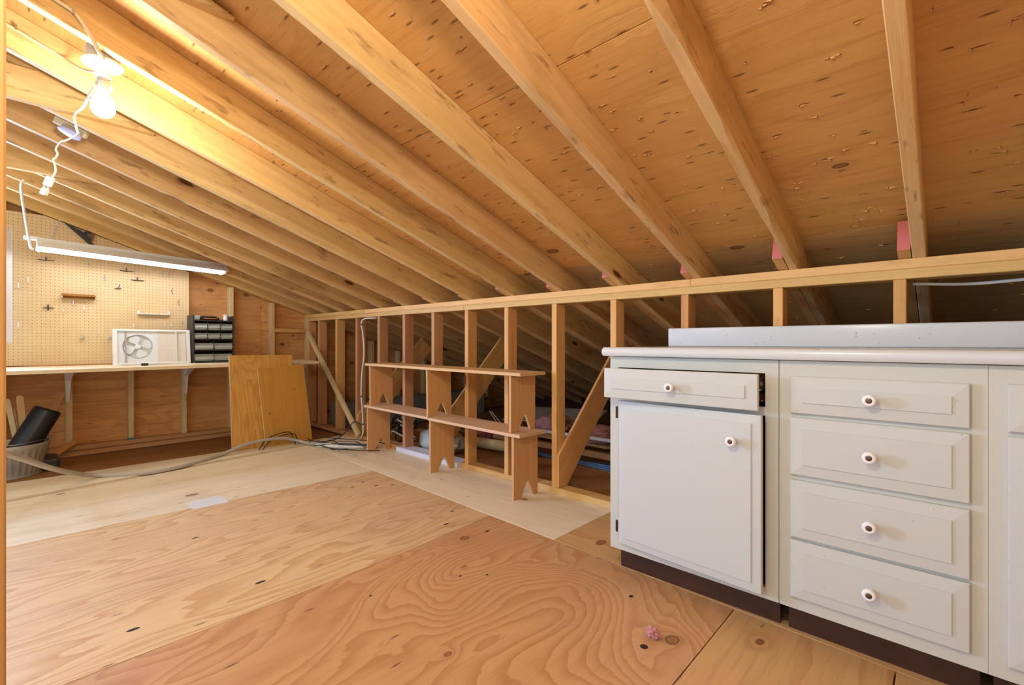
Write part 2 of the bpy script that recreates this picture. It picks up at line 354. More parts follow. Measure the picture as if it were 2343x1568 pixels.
# roof panels: along x 2.44 m, 1.22 m down the slope, grain along x
ROWS = [(-1.62, -.06), (-.06, 1.10), (1.10, 2.266), (2.266, 3.43), (3.43, 4.6), (4.6, 6.05)]
for ri, (ya, yb) in enumerate(ROWS):
    xs = [.95, -.48 + .0, -2.93, -5.45] if ri % 2 else [.95, -1.70, -4.14, -5.45]
    for a, b in zip(xs, xs[1:]):
        Mx = frame_M(rp(b, ya, .1405), rp(a, ya, .1405), NR)
        L = (rp(0, yb)-rp(0, ya)).length
        bm = box(.0015, a-b-.0015, .0015, L-.0015, 0, .014, bev=.0004)
        put('roof_panel', bm, SHEATHL if ri >= 3 else SHEATH, ceil, Mx)
Lf = (rp(0, 6.05)-rp(0, YTOP)).length; Mf_ = frame_M(rp(-5.5, YTOP, .157), rp(1.14, YTOP, .157), NR); put('roof_light_seal', box(0, 6.64, 0, Lf, 0, .006), DARK, ceil, Mf_)  # unseen slab added over the panels to stop light leaking through their gaps
# collar ties on every third rafter, ends cut to the roof line
for x in (RX[5], RX[8], RX[11]):
    z0, z1 = 1.975, 2.115
    yA = YK - (z0 - 1.245 - .145)/SL; yB = YK - (z1 - 1.245 - .145)/SL
    M_ = M4(((0, 0, 1, x+.0385), (1, 0, 0, 0), (0, 1, 0, 0), (0, 0, 0, 1)))
    bm = prism([(-2.6, z0), (yA-.06, z0), (yB-.06, z1), (-2.6, z1)], 0, .038); put('collar_tie', bm, RAFT, ceil, M_)
# roofing nails that come through the panels, with torn splinters: past counting
bm = bmesh.new(); rng = random.Random(11)
def nailrow(xc, y0, y1, n, sp):
    for _ in range(n):
        x = xc + rng.uniform(.05, .37); y = rng.uniform(y0, y1); p = rp(x, y, .141)
        d = (-NR + V((rng.uniform(-.25, .25), rng.uniform(-.25, .25), 0))).normalized(); L = rng.uniform(.008, .022); r = .0011
        s = V((1, 0, 0)); t = d.cross(s)
        ring = [bm.verts.new(p + s*r*math.cos(a)+t*r*math.sin(a)) for a in (0, 2.1, 4.2)]; tip = bm.verts.new(p+d*L)
        for j in range(3): bm.faces.new((ring[j], ring[(j+1) % 3], tip))
        if rng.random() < sp:   # splinter: a thin flake lifted along the grain
            for sg in ((1, -1) if rng.random() < .4 else (rng.choice((1, -1)),)):
                l = rng.uniform(.008, .030); w = rng.uniform(.0012, .0028); q = p + V((sg*.002, rng.uniform(-.004, .004), 0))
                a = bm.verts.new(q + SD*w); b_ = bm.verts.new(q - SD*w); c = bm.verts.new(q + V((sg*l, 0, 0))); e = bm.verts.new(q - NR*rng.uniform(.002, .007))
                for f in ((a, b_, e), (a, c, e), (b_, c, e)): bm.faces.new(f).material_index = 1
                q2 = p - NR*.0012; k = rng.uniform(.8, 1.5); h = [bm.verts.new(q2 + V((sg*l*k*u_, 0, 0)) + SD*w*1.4*v_) for u_, v_ in ((-.15, 0), (.15, 1), (1, .15), (.15, -1))]; bm.faces.new(h).material_index = 2
for i, x in enumerate(RX[:-1]):
    xl = RX[i+1]
    nailrow(xl, .4, 1.05, 16 if i else 8, .7); nailrow(xl, 1.1, 2.3, 36, .8); nailrow(xl, 2.3, 3.2, 20, .6)
put('nail', bm, [plain('nail steel', '#8a8078', .4, metal=.5), SHEATH, plain('torn veneer', '#8a5226', .8)], ceil)['kind'] = 'stuff'

# ------------------------------------------------------------------ gable wall (back)
wb = root('wall_back', kind='structure')
Mg = M4(((0, 0, 1, XG-.105), (1, 0, 0, 0), (0, 1, 0, 0), (0, 0, 0, 1)))        # local x = world y, local y = world z
def gpanel(y0, y1, z0, z1):
    pts = [(y0, z0), (y1, z0)]
    def cap(y): return min(z1, max(z0, rz(y)+.13))
    n = 8; top = [(y1+(y0-y1)*i/n, cap(y1+(y0-y1)*i/n)) for i in range(n+1)]
    pts += [t for t in top if t[1] > z0+.001]
    put('sheathing_panel', prism(pts, 0, .013), GABLE, wb, Mg)
for y0, y1 in ((-2.6, -.602), (-.598, 1.82), (1.822, 3.6), (3.602, 6.0)):
    if y0 < -2: continue
    gpanel(y0, y1, -.16, 1.058)
    if y0 < 2.5: gpanel(y0, y1, 1.06, 2.7)
gpanel(-2.6, -.602, -.16, .88); gpanel(-2.6, -1.54, .882, 2.7); gpanel(-1.538, -.602, 1.72, 2.7)
bm = bmesh.new(); bx(bm, XG-.13, XG-.106, -.60, 6.0, -.16, 2.2); bx(bm, XG-.13, XG-.106, -2.6, -1.54, -.16, 2.7); bx(bm, XG-.13, XG-.106, -1.54, -.60, -.16, .88); bx(bm, XG-.13, XG-.106, -1.54, -.60, 1.72, 2.7); put('gable_light_seal', bm, DARK, wb)  # added backing, never in view: blocks outside light at the sheathing joints
wn = root('window_1', kind='structure')
bm = bmesh.new()
for a in ((-1.54, -1.49, .88, 1.72), (-.65, -.60, .88, 1.72), (-1.49, -.65, .88, .93), (-1.49, -.65, 1.67, 1.72), (-1.09, -1.05, .93, 1.67)): bx(bm, XG-.10, XG-.05, *a)
put('window_frame', bm, WHITEP, wn); put('window_pane', box(XG-.078, XG-.074, -1.49, -.65, .93, 1.67), GLASS, wn)
GS = [-1.65, -.55, -.08, .329, .727, 1.122, 1.518, 1.912, 2.30, 2.70, 3.1, 3.49, 3.905, 4.3, 4.70, 5.10]
for y in GS:
    zt = rz(y) - .005
    lumber('stud', (XG-.0455, y, .072), (XG-.0455, y, zt-.012), .038, .089, PALE, wb, (1, 0, 0))
lumber('bottom_plate', (XG-.0455, -2.4, .053), (XG-.0455, 2.2, .053), .089, .036, STUDR, wb, (0, 0, 1))
lumber('bottom_plate', (XG-.06, -2.4, .008), (XG-.06, 5.9, .008), .06, .05, STUDR, wb, (0, 0, 1))
lumber('blocking', (XG-.02, 1.935, 1.06), (XG-.02, 2.28, 1.06), .038, .038, STUD, wb, (0, 0, 1))
bm = box(XG-.06, XG+.001, .706, .748, .072, .088); put('stud_shim', bm, plain('teal paint', '#2f7f86', .6), wb)

# ------------------------------------------------------------------ kneewall (right)
wr = root('wall_right', kind='structure')
KX = [-5.29, -5.03, -4.626, -4.213, -3.812, -3.412, -3.01, -2.609, -2.204, -1.796, -1.381, -.977, -.563, -.153, .25, .66]
for i, x in enumerate(KX):
    lumber('stud', (x+.019, YK+.0445, .038), (x+.019, YK+.0445, 1.168), .038, .089, STUDR if i in (1, 3, 4, 5, 6) else STUD, wr, (0, 1, 0))
lumber('top_plate', (-5.32, YK+.0445, 1.187), (-2.62, YK+.0445, 1.187), .089, .037, PLATE, wr)
lumber('top_plate', (-2.618, YK+.0445, 1.187), (.9, YK+.0445, 1.187), .089, .037, PLATE, wr)
lumber('top_plate', (-5.37, YK+.0425, 1.2255), (-4.05, YK+.0425, 1.2245), .092, .037, PLATE, wr)
lumber('top_plate', (-4.048, YK+.0455, 1.2245), (-.93, YK+.0445, 1.2245), .089, .037, PLATE, wr)
lumber('top_plate', (-.929, YK+.0445, 1.2245), (.9, YK+.0445, 1.2245), .089, .037, PLATE, wr)
lumber('bottom_plate', (-5.29, YK+.0445, .019), (-4.05, YK+.0445, .019), .089, .038, STUDR, wr)
lumber('bottom_plate', (-4.048, YK+.0445, .019), (-3.46, YK+.0445, .019), .089, .038, STUDR, wr)
tag(lumber('bottom_plate', (-3.458, YK+.03, .019), (-2.66, YK+.03, .019), .125, .038, WHITEB, wr), 'white painted length of the bottom plate')
lumber('bottom_plate', (-2.655, YK+.0445, .019), (-1.93, YK+.0445, .019), .089, .038, STUD, wr)
lumber('bottom_plate', (-1.925, YK+.0445, .019), (.9, YK+.0445, .019), .089, .038, PLATE, wr)
for x in (-4.168, -2.965, -1.749, -.53):       # diagonal 1x8 braces running up to the rafters
    Mb_ = frame_M((x, YK, .04), (x, YK+.697, .757), (1, 0, 0)); iv = Mb_.inverted()
    q = [(iv @ V((x, y_, z_))).to_2d() for y_, z_ in ((YK+.001, .0395), (YK+.088, .0395), (3.165, .855), (3.035, .98), (YK+.001, .235))]
    bm = prism(q, -.009, .009); bmesh.ops.bevel(bm, geom=bm.edges[:], offset=.001, segments=1, affect='EDGES'); put('brace', bm, STUD, wr, Mb_)
lumber('brace', (-5.225, 2.257, 1.05), (-4.09, 2.252, .045), .052, .03, PALE, wr, (0, 1, 0))

# ------------------------------------------------------------------ floor
fl = root('floor', kind='structure')
def yj(x): return 1.745 - .030*(x+1.36)        # joint that runs along x
XA = [(-4.005, -1.4), (-4.01, -.01), (-4.25, 1.833)]
g2 = .0015
sheet('plywood_sheet', [(-4.51, -1.4), (-4.02, -1.4), (-4.022, -.01), (-4.262, 1.833), (-4.44, 1.95)], -.008, .012, FLOORL, fl)
sheet('plywood_sheet', [(-4.0, -1.4), (-3.14, -1.4), (-3.12, .4), (-3.045, yj(-3.045)), (-4.235, yj(-4.235)), (-4.24, 1.81), (-4.0, -.01)], -.019, 0, FLOORL, fl)
sheet('plywood_sheet', [(-3.136, -1.4), (-1.757, -1.4), (-1.76, 1.1), (-1.80, yj(-1.8)), (-3.041, yj(-3.041)), (-3.116, .4)], -.019, 0, FLOORB, fl)
sheet('plywood_sheet', [(-1.754, -1.4), (-.552, -1.4), (-.548, 1.70), (-.548, yj(-.548)), (-1.796, yj(-1.796)), (-1.757, 1.1)], -.019, 0, FLOOR, fl)
sheet('plywood_sheet', [(-.549, -1.4), (-.111, -1.4), (-.111, yj(-.11)), (-.545, yj(-.545))], -.019, 0, FLOORR, fl)
sheet('plywood_sheet', [(-.107, -1.4), (1.1, -1.4), (1.1, yj(1.1)), (-.107, yj(-.107))], -.019, 0, FLOORR, fl)
sheet('plywood_sheet', [(-4.36, yj(-4.36)+.01), (-1.36, yj(-1.36)+.003), (-1.357, 2.29), (-4.45, 2.29), (-4.44, 1.96)], -.019, 0, FLOORL, fl, 'x')
sheet('plywood_sheet', [(-4.45, 2.293), (-1.357, 2.293), (-1.357, 2.92), (-4.5, 2.92)], -.019, 0, SUBFL, fl, 'x')
sheet('plywood_sheet', [(-1.356, yj(-1.356)+.003), (1.1, yj(1.1)+.003), (1.1, 2.92), (-1.354, 2.92)], -.019, 0, FLOORR, fl, 'x')
for x0, x1 in ((-5.42, -4.3), (-4.297, -1.9), (-1.897, 1.1)):
    sheet('subfloor_sheet', [(x0, -2.6), (x1, -2.6), (x1, 2.94), (x0, 2.94)], -.04, -.0195, SUBFL, fl, 'y' if x0 < -4 else 'x')
for x0, x1, y0, y1 in ((-5.42, 1.1, 2.945, 4.4), (-5.42, 1.1, 4.405, 6.2)):
    sheet('attic_floor_panel', [(x0, y0), (x1, y0), (x1, y1), (x0, y1)], -.12, -.1, SUBFL, fl, 'x')
for k, y in enumerate((2.99, 3.42, 3.80, 4.25)):      # attic joists and loose planks along the eaves
    lumber('attic_joist', (-4.2 + .2*k, y, -.03), (1.0, y, -.03), .05 if k % 2 else .11, .05, STUDR if k % 2 else STUD, fl)
# knots, plugs and holes seen singly on the near sheets, as thin wooden discs and sunk holes
bm = bmesh.new()
for x, y, rx_, ry_, mi in ((-1.18, 1.87, .022, .034, 1), (-.68, 1.32, .012, .012, 0), (-1.93, .27, .008, .018, 0), (-1.95, .66, .008, .020, 0), (-1.66, 1.6, .007, .014, 0), (-2.62, .60, .006, .016, 0),
        (-2.85, 1.6, .006, .015, 0), (-2.72, 1.62, .007, .016, 0), (-2.8, 1.5, .006, .014, 0), (-2.65, 1.7, .006, .014, 0), (-1.15, .55, .006, .007, 0), (-.85, 1.55, .007, .010, 0), (-1.88, 1.52, .007, .016, 0), (-2.0, 1.66, .006, .014, 0), (-1.55, .9, .005, .006, 0), (-1.35, 1.3, .005, .006, 0), (-1.42, 1.22, .005, .006, 0)):
    n = 14; c = bm.verts.new((x, y, .0006)); ring = [bm.verts.new((x+rx_*math.cos(2*math.pi*i/n), y+ry_*math.sin(2*math.pi*i/n), .0003)) for i in range(n)]
    for i in range(n): bm.faces.new((c, ring[i], ring[(i+1) % n])).material_index = mi
put('knot', bm, [plain('knot hole', '#2e1a10', .8), lumber_mat('plug wood', '#b5794c', '#9c6038', kn=0)], fl)['kind'] = 'stuff'

# ------------------------------------------------------------------ unseen sides of the attic (they only return light)
wf = put('wall_front', box(1.1, 1.14, -2.6, 6.1, -.1, 2.7), SHEATH); tag(wf, kind='structure')
put('eave_board', box(-5.42, 1.1, 5.98, 6.0, -.12, .2), DARK, wr)
# near door post at the left edge of the view
tag(lumber('trim_1', (-.9175, -.0722, 0), (-.9175, -.0722, 2.1), .1358, .025, POSTM, None, (1, 0, 0)), kind='structure')

# ------------------------------------------------------------------ kitchen cabinets against the kneewall
YF = 1.672; YB = 2.272
def panel_front(w, h, t=.016, border=.036, hi=.0035):
    """raised-field front lying in xz, front at -y; origin lower left back"""
    bm = bmesh.new(); b = border
    def rect(i, y): return [bm.verts.new(c) for c in ((i, y, i), (w-i, y, i), (w-i, y, h-i), (i, y, h-i))]
    r0 = rect(0, 0); r1 = rect(0, -t+.004); r2 = rect(.002, -t+.002); r3 = rect(b, -t-.0005); r4 = rect(b, -t-.0005-hi)
    bm.faces.new(r0)
    for a, c in ((r0, r1), (r1, r2), (r2, r3), (r3, r4)):
        for i in range(4): bm.faces.new((a[i], a[(i+1) % 4], c[(i+1) % 4], c[i]))
    bm.faces.new(r4[::-1]); return bm
KNOBP = [(0, 0), (.008, 0), (.008, .010), (.0065, .014), (.009, .018), (.0155, .021), (.0175, .026), (.016, .031), (.0105, .0335), (.0078, .0325)]
def knob(parent, x, y, z):
    Mk = T(x, y, z) @ M4.Rotation(R(90), 4, 'X')
    k = put('knob', lathe(KNOBP, 20), CERAM, parent, Mk, smooth=50); tag(k, 'white ceramic knob with a dark centre screw')
    bm = lathe([(0, .0335), (.0045, .0332), (.0078, .0322)], 14, M=None); bm2 = bm
    return k, put('knob_screw', bm2, BRASS, parent, Mk)
def cabinet(x0, x1, label, rails, openings):
    r = root('base_cabinet', label, 'cabinet', T((x0+x1)/2, YB, 0), 'cream base cabinets under the counter')
    bm = bmesh.new()
    bx(bm, x0, x0+.016, YF+.019, YB, .1, .873); bx(bm, x1-.016, x1, YF+.019, YB, .1, .873); bx(bm, x0+.016, x1-.016, YB-.012, YB, .1, .873)
    bx(bm, x0+.016, x1-.016, YF+.019, YB-.012, .1, .118); bx(bm, x0+.03, x0+.046, YF+.08, YB, 0, .1); bx(bm, x1-.046, x1-.03, YF+.08, YB, 0, .1)
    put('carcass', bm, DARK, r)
    bm = bmesh.new()
    for a in rails: bx(bm, *a)
    put('face_frame', bm, PAINTY, r)
    put('side_panel', box(x0-.001, x0+.0, YF+.002, YB, .1, .873), PAINT, r)
    put('toe_board', box(x0+.012, x1-.012, YF+.065, YF+.08, 0, .1), TOE, r)
    return r
def face(r, nm, x0, x1, z0, z1, y=YF, border=.036, mat=None, rot=0, knobs=(), tilt=0):
    Mf = T(x0, y, z0) @ RZ(rot) @ RY(tilt); f = put(nm, panel_front(x1-x0, z1-z0, border=border), mat or PAINT, r, Mf)
    for kx, kz in knobs:
        q = Mf @ V((kx-x0, -.021, kz-z0)); k, s = knob(f, q.x, q.y, q.z)
    return f
y0, y1 = YF, YF+.019
c1 = cabinet(-1.01, -.395, 'cream base cabinet at the left end, its drawer pulled out and its door ajar',
    [(-1.01, -.975, y0, y1, .098, .873), (-.435, -.3962, y0, y1, .098, .873), (-.975, -.435, y0, y1, .83, .873), (-.975, -.435, y0, y1, .692, .72), (-.975, -.435, y0, y1, .098, .135)], None)
d = face(c1, 'drawer', -1.001, -.440, .713, .829, y=1.622, border=.038, knobs=((-.718, .771),))
bm = bmesh.new(); bx(bm, -.955, -.945, 1.622, 2.1, .735, .81); bx(bm, -.47, -.46, 1.622, 2.1, .735, .81); bx(bm, -.945, -.47, 1.622, 2.1, .735, .745); bx(bm, -.945, -.47, 2.09, 2.1, .745, .81)
tag(put('drawer_box', bm, STUD, d), 'bare wooden drawer box')
bm = bmesh.new(); bx(bm, -.459, -.451, 1.63, 2.05, .762, .768); bx(bm, -.459, -.443, 1.63, 2.05, .775, .779); bx(bm, -.445, -.440, 1.66, 2.2, .738, .742); bx(bm, -.447, -.441, 1.66, 2.2, .790, .802)
tag(put('drawer_slide', bm, STEEL, d), 'steel drawer slide')
dr = face(c1, 'door', -.966, -.431, .128, .698, y=YF, border=.030, mat=PAINTW, rot=-3.9, knobs=((-.515, .608),))
for z0, z1 in ((.626, .672), (.168, .214)):
    put('hinge', lathe([(0, z0), (.0035, z0), (.0042, z0+.004), (.0042, z1-.004), (.0035, z1), (0, z1)], 10, M=T(-.979, YF-.004, 0)), HINGE, dr)
c2 = cabinet(-.394, .0725, 'cream base cabinet with a stack of four drawers',
    [(-.3932, -.345, y0, y1, .098, .873), (.026, .0725, y0, y1, .098, .873), (-.345, .026, y0, y1, .815, .873), (-.345, .026, y0, y1, .695, .72), (-.345, .026, y0, y1, .498, .53), (-.345, .026, y0, y1, .305, .34), (-.345, .026, y0, y1, .098, .15)], None)
for z0, z1 in ((.711, .825), (.520, .698), (.326, .504), (.139, .317)):
    face(c2, 'drawer', -.361, .040, z0, z1, border=.034, knobs=((-.161, (z0+z1)/2),))
c3 = cabinet(.0735, .70, 'cream base cabinet at the right edge, cut off by the frame',
    [(.0735, .122, y0, y1, .098, .873), (.65, .70, y0, y1, .098, .873), (.122, .65, y0, y1, .815, .873), (.122, .65, y0, y1, .692, .72), (.122, .65, y0, y1, .098, .15)], None)
face(c3, 'drawer', .107, .665, .712, .828, border=.034, knobs=((.386, .77),)); face(c3, 'door', .107, .665, .137, .70, border=.03, mat=PAINTW, knobs=((.60, .61),))
# counter with rolled front edge and loose-looking backsplash
ct = root('countertop', 'white speckled laminate countertop with backsplash over the cream cabinets', 'countertop', T(-.2, 1.95, .875))
prof = [(1.662, .875), (1.648, .876), (1.6435, .882), (1.643, .895)] + [(1.643+.014*(1-math.cos(a)), .895+.016*math.sin(a)) for a in (R(30), R(60), R(90))] + [(1.70, .9105), (2.28, .9105), (2.28, .875)]
Mc = M4(((0, 0, 1, -1.037), (1, 0, 0, 0), (0, 1, 0, 0), (0, 0, 0, 1)))
bm = prism(prof, 0, 1.78); es = [e for e in bm.edges if abs(e.verts[0].co.z) < 1e-5 and abs(e.verts[1].co.z) < 1e-5]
bmesh.ops.bevel(bm, geom=es, offset=.006, segments=3, affect='EDGES')
put('counter_slab', bm, LAMI, ct, Mc, smooth=35)
bm = box(-1.03, .743, 2.252, 2.279, .911, 1.001, bev=.006, seg=3); put('backsplash', bm, LAMI, ct, smooth=35)

# ------------------------------------------------------------------ two plank benches stacked against the kneewall
def bench_leg(h, lean=0.):
    """board with an inverted V cut at its foot; outline in (depth, height)"""
    return [(0, 0), (.062, 0), (.118, .098), (.124, .108), (.130, .098), (.172, 0), (.213, 0), (.213, h), (0, h)]
def bench(label, planks, legs, zb, mat_list, yshift, rot):
    x0 = planks[0][0]; Mb = T(x0, yshift, zb) @ RZ(rot)
    r = root('plank_bench', label, 'bench', Mb, 'plank benches stacked against the kneewall')
    h = .375 if zb == 0 else .338
    for (xl, w) in legs:
        bm = prism(bench_leg(h), -.0095, .0095); bmesh.ops.bevel(bm, geom=bm.edges[:], offset=.0012, segments=1, affect='EDGES')
        # local: x=depth, y=height -> re-map so grain (local x) is vertical
        for v in bm.verts: v.co = V((v.co.y, v.co.x, v.co.z))
        Ml = Mb @ T(xl-x0, 0, 0) @ M4(((0, 0, 1, 0), (0, 1, 0, 0), (1, 0, 0, 0), (0, 0, 0, 1))) @ M4.Rotation(w, 4, 'Y')
        put('leg', bm, CEDAR, r, Ml)
    for (a, b, dz), mt in zip(planks, mat_list):
        bm = box(0, b-a, -.012, .213, 0, .0195, bev=.002); put('plank', bm, mt, r, Mb @ T(a-x0, 0, h+dz))
    return r
bench('reddish plank bench standing on the floor, carrying the second bench', [(-3.645, -2.712, .004), (-2.709, -1.805, .0)], [(-3.60, 0), (-2.70, .0), (-1.873, 0)], 0, [TOPB, TOPB], 2.062, -1.6)
bench('plank bench with a yellow top, stacked upon the lower bench', [(-3.635, -1.80, 0)], [(-3.565, .02), (-2.735, .03), (-1.895, 0)], .3955, [TOPY], 2.068, -1.8)

# ------------------------------------------------------------------ workbench, pegboard and what hangs there
wk = root('workbench', 'pale plywood workbench along the gable wall on white brackets', 'workbench', T(-4.9, .6, .72))
sheet('bench_top', [(XG+.008, -1.2), (-4.43, -1.2), (-4.47, 0), (-4.60, 2.10), (-5.10, 2.21), (XG+.008, 2.21)], .718, .742, BENCHT, wk)
lumber('bench_rail', (XG+.02, -1.2, .700), (XG+.02, 2.2, .700), .036, .034, STUD, wk)
for y in (-.48, .318, 1.128):
    bm = bmesh.new(); z1, zb = .717, .452
    for s in (-1, 1):   # pressed bracket: two flaring cheeks and a wall strip
        a = [(XG+.004, zb), (XG+.016, zb), (XG+.022, z1-.10), (XG+.30, z1), (XG+.004, z1)]
        f0 = [bm.verts.new((x, y+s*(.010+.013*max(0, (z-zb)/(z1-zb))), z)) for x, z in a]; f1 = [bm.verts.new((x, y+s*(.008+.013*max(0, (z-zb)/(z1-zb))), z)) for x, z in a]
        bm.faces.new(f0); bm.faces.new(f1[::-1])
        for i in range(5): bm.faces.new((f0[i], f0[(i+1) % 5], f1[(i+1) % 5], f1[i]))
    v = [bm.verts.new(c) for c in ((XG+.012, y-.010, zb), (XG+.012, y+.010, zb), (XG+.019, y+.020, z1-.1), (XG+.019, y-.020, z1-.1), (XG+.29, y+.022, z1-.004), (XG+.29, y-.022, z1-.004))]
    bm.faces.new((v[0], v[1], v[2], v[3])); bm.faces.new((v[3], v[2], v[4], v[5]))
    bx(bm, XG+.0, XG+.004, y-.011, y+.011, zb-.004, z1)
    put('bracket', bm, WHITEP, wk)
pb = root('pegboard', 'tan pegboard in two panels on the gable wall above the workbench', 'pegboard', T(XG, .3, 1.344))
Mp = M4(((0, 0, 1, XG+.001), (1, 0, 0, 0), (0, 1, 0, 0), (0, 0, 0, 1)))
for z0, z1 in ((.748, 1.3435), (1.3445, 1.944)):
    pts = [(-.45, z0), (1.137, z0), (1.137, min(z1, rz(1.137)-.012)), (max(-.45, YK-(z1+.012-1.245)/SL) if z1 > 1.4 else 1.137, z1), (-.45, z1)]
    if z1 < 1.4: pts = [(-.45, z0), (1.137, z0), (1.137, z1), (-.45, z1)]
    put('pegboard_panel', prism(pts, 0, .006), PEG, pb, Mp)
lumber('edge_strip', (XG+.004, 1.146, .75), (XG+.004, 1.146, 1.60), .016, .012, PALE, pb, (1, 0, 0))
XP = XG + .0075
def wire(parent, pts, r=.0022, mat=SILV, name='hook'): return put(name, tube(pts, r, 6, 3), mat, parent)
def hook(y, z, kind, label, mat=None):
    mt = mat or SILV; nm = 'peg_hook'; X0 = XP
    if kind == 'J': bm = tube([(X0, y, z+.012), (X0+.003, y, z+.012), (X0+.006, y, z), (X0+.012, y, z-.014), (X0+.026, y, z-.02), (X0+.034, y, z-.008)], .003, 6, 4)
    elif kind == 'clip': bm = box(X0, X0+.008, y-.004, y+.004, z-.018, z+.02, bev=.001); bx(bm, X0+.008, X0+.024, y-.003, y+.003, z-.018, z-.012)
    elif kind == 'curl': bm = tube([(X0, y, z+.03), (X0+.006, y+.004, z+.02), (X0+.006, y-.005, z+.005), (X0+.006, y+.005, z-.012), (X0+.010, y, z-.024), (X0+.02, y, z-.02)], .0028, 6, 4)
    elif kind == 'bar':
        bm = tube([(X0+.012, y-.045, z), (X0+.014, y, z-.003), (X0+.012, y+.045, z-.001)], .0032, 6, 4); bx(bm, X0, X0+.02, y-.003, y+.003, z-.004, z+.026)
    elif kind == 'double':
        bm = tube([(X0+.008, y-.03, z+.004), (X0+.03, y+.002, z+.004), (X0+.008, y+.032, z+.004)], .0022, 6, 2); tube([(X0+.008, y-.03, z-.005), (X0+.034, y+.002, z-.005), (X0+.008, y+.032, z-.005)], .0022, 6, 2, bm); bx(bm, X0, X0+.006, y-.004, y+.004, z-.02, z+.026)
    elif kind == 'round': bm = lathe([(0, 0), (.006, 0), (.006, .012), (.014, .016), (.016, .024), (.010, .03), (0, .031)], 14, M=T(X0, y, z) @ M4.Rotation(R(90), 4, 'Y'))
    elif kind == 'angle': bm = tube([(X0+.004, y-.02, z-.012), (X0+.02, y, z-.012), (X0+.006, y+.022, z-.01)], .0032, 6, 2); tube([(X0, y, z-.012), (X0+.02, y+.006, z), (X0+.012, y+.014, z+.022)], .0028, 6, 3, bm)
    o = put(nm, bm, mt, None); return tag(o, label, 'hook', 'hooks on the pegboard')
def PX(u, v, x=XP):
    a = (u-1171.5)/1070; th = R(46.9767); dx = -math.cos(th)+a*math.sin(th); dy = math.sin(th)+a*math.cos(th); t = x/dx
    return t*dy, .93 + t*(784.3-v)/1070
for u, v, k, l, m in ((105, 596, 'bar', 'black bar hook with white tab, under the left end of the shop light', BLACK), (201, 606, 'curl', 'curled silver hook just under the middle of the shop light', None), (64, 641, 'clip', 'small white peg clip at far left, above the panel seam', WHITEP),
        (42, 654, 'clip', 'white peg clip at far left, right at the panel seam', WHITEP), (239, 637, 'curl', 'bluish curled hook below the shop light, left of the dark angled hook', None), (289, 621, 'bar', 'short black bar hook close under the shop light', BLACK),
        (269, 658, 'angle', 'dark angled hook just above the panel seam', BLACK), (262, 549, 'J', 'silver hook high up, above the shop light', None), (307, 622, 'curl', 'silver hook beside the black bar hook under the shop light', None), (314, 642, 'bar', 'black bar hook with white tab right of the others', BLACK),
        (370, 628, 'curl', 'left one of two curled hooks near the top right corner', None), (385, 630, 'curl', 'right one of two curled hooks near the top right corner', None), (393, 668, 'curl', 'grey hook just above the seam at the right end', GREYS), (408, 694, 'curl', 'grey hook below the seam at the right end', GREYS),
        (415, 737, 'J', 'pale hook above the drawer organizer end of the pegboard', None), (377, 743, 'J', 'left one of two pale hooks above the fan', WHITEP), (392, 743, 'J', 'right one of two pale hooks above the fan', WHITEP), (306, 745, 'J', 'pale hook above the left half of the fan', WHITEP),
        (110, 705, 'double', 'black double wire hook below the amber shelf, to its left', BLACK), (42, 743, 'clip', 'white peg clip low at far left', WHITEP), (192, 705, 'clip', 'white clip below the right half of the amber shelf', WHITEP), (144, 709, 'J', 'thin white hook below the left end of the amber shelf', WHITEP),
        (168, 694, 'clip', 'stubby white clip close under the amber shelf', STEEL), (187, 773, 'round', 'clear round peg knob low on the board, left of the other', CLEARK), (250, 774, 'round', 'clear round peg knob next to the fan', CLEARK)):
    y, z = PX(u, v); hook(y, z, k, l, m)
ys, zs = PX(140, 674); ye, ze = PX(217, 677)
sh = root('peg_shelf', 'narrow amber wooden shelf on the left of the pegboard', 'shelf', T(XP, (ys+ye)/2, zs))
put('shelf_board', box(XP+.004, XP+.075, ys, ye, zs-.013, zs-.003, bev=.001), BROWNSH, sh); put('shelf_back', box(XP, XP+.006, ys, ye, zs-.03, zs+.008), BROWNSH, sh)
for y in (ys, ye-.004): put('shelf_bracket', box(XP, XP+.07, y, y+.004, zs-.03, zs-.013), STEEL, sh)
y0_, z0_ = PX(316, 717); y1_, z1_ = PX(386, 722)
tr = root('tool_rack', 'white plastic tool rack on the right of the pegboard', 'rack', T(XP, y0_, z0_))
put('rack_bar', box(XP, XP+.03, y0_, y1_, z0_-.012, z0_-.004, bev=.001), WHITEP, tr)
for i in range(6):
    y = y0_ + .02 + (y1_-y0_-.04)*i/5
    put('rack_ring', tube([(XP+.03+.012*math.cos(a), y+.014*math.sin(a), z0_-.006) for a in [2*math.pi*j/8 for j in range(9)]], .004, 6, 0), WHITEP, tr)
for y in (y0_, y1_): put('rack_tab', box(XP, XP+.012, y-.005, y+.005, z0_-.012, z0_+.025), WHITEP, tr)
# combination square
ya, za = PX(141, 501); yb, zb_ = PX(212, 563); yh, zh = PX(180, 517)
sq = root('combination_square', 'dark combination square hanging aslant above the shop light', 'square', T(XP, ya, za))
dv = V((0, yb-ya, zb_-za)).normalized(); nv = V((1, 0, 0)); side = dv.cross(nv)
lumber('blade', V((XP+.012, ya, za)), V((XP+.012, yb, zb_)), .026, .003, CHAR, sq, (1, 0, 0), .0005)
pm = V((XP+.012, ya, za)) + dv*.17; Mq = frame_M(pm, pm+dv, (1, 0, 0)); sgn = 1
bm = prism([(-.075, .012), (.075, .012), (.05, .03), (.012, .03), (.012, .085), (-.012, .085), (-.012, .03)], -.009, .009); put('square_head', bm, BLACK, sq, Mq)
bm = prism([(.02, .03), (.07, .03), (.03, .08), (.02, .08)], -.007, .007); put('level_window', bm, BRASS, sq, Mq)
ch = bmesh.new(); yc, zc = PX(140, 492)
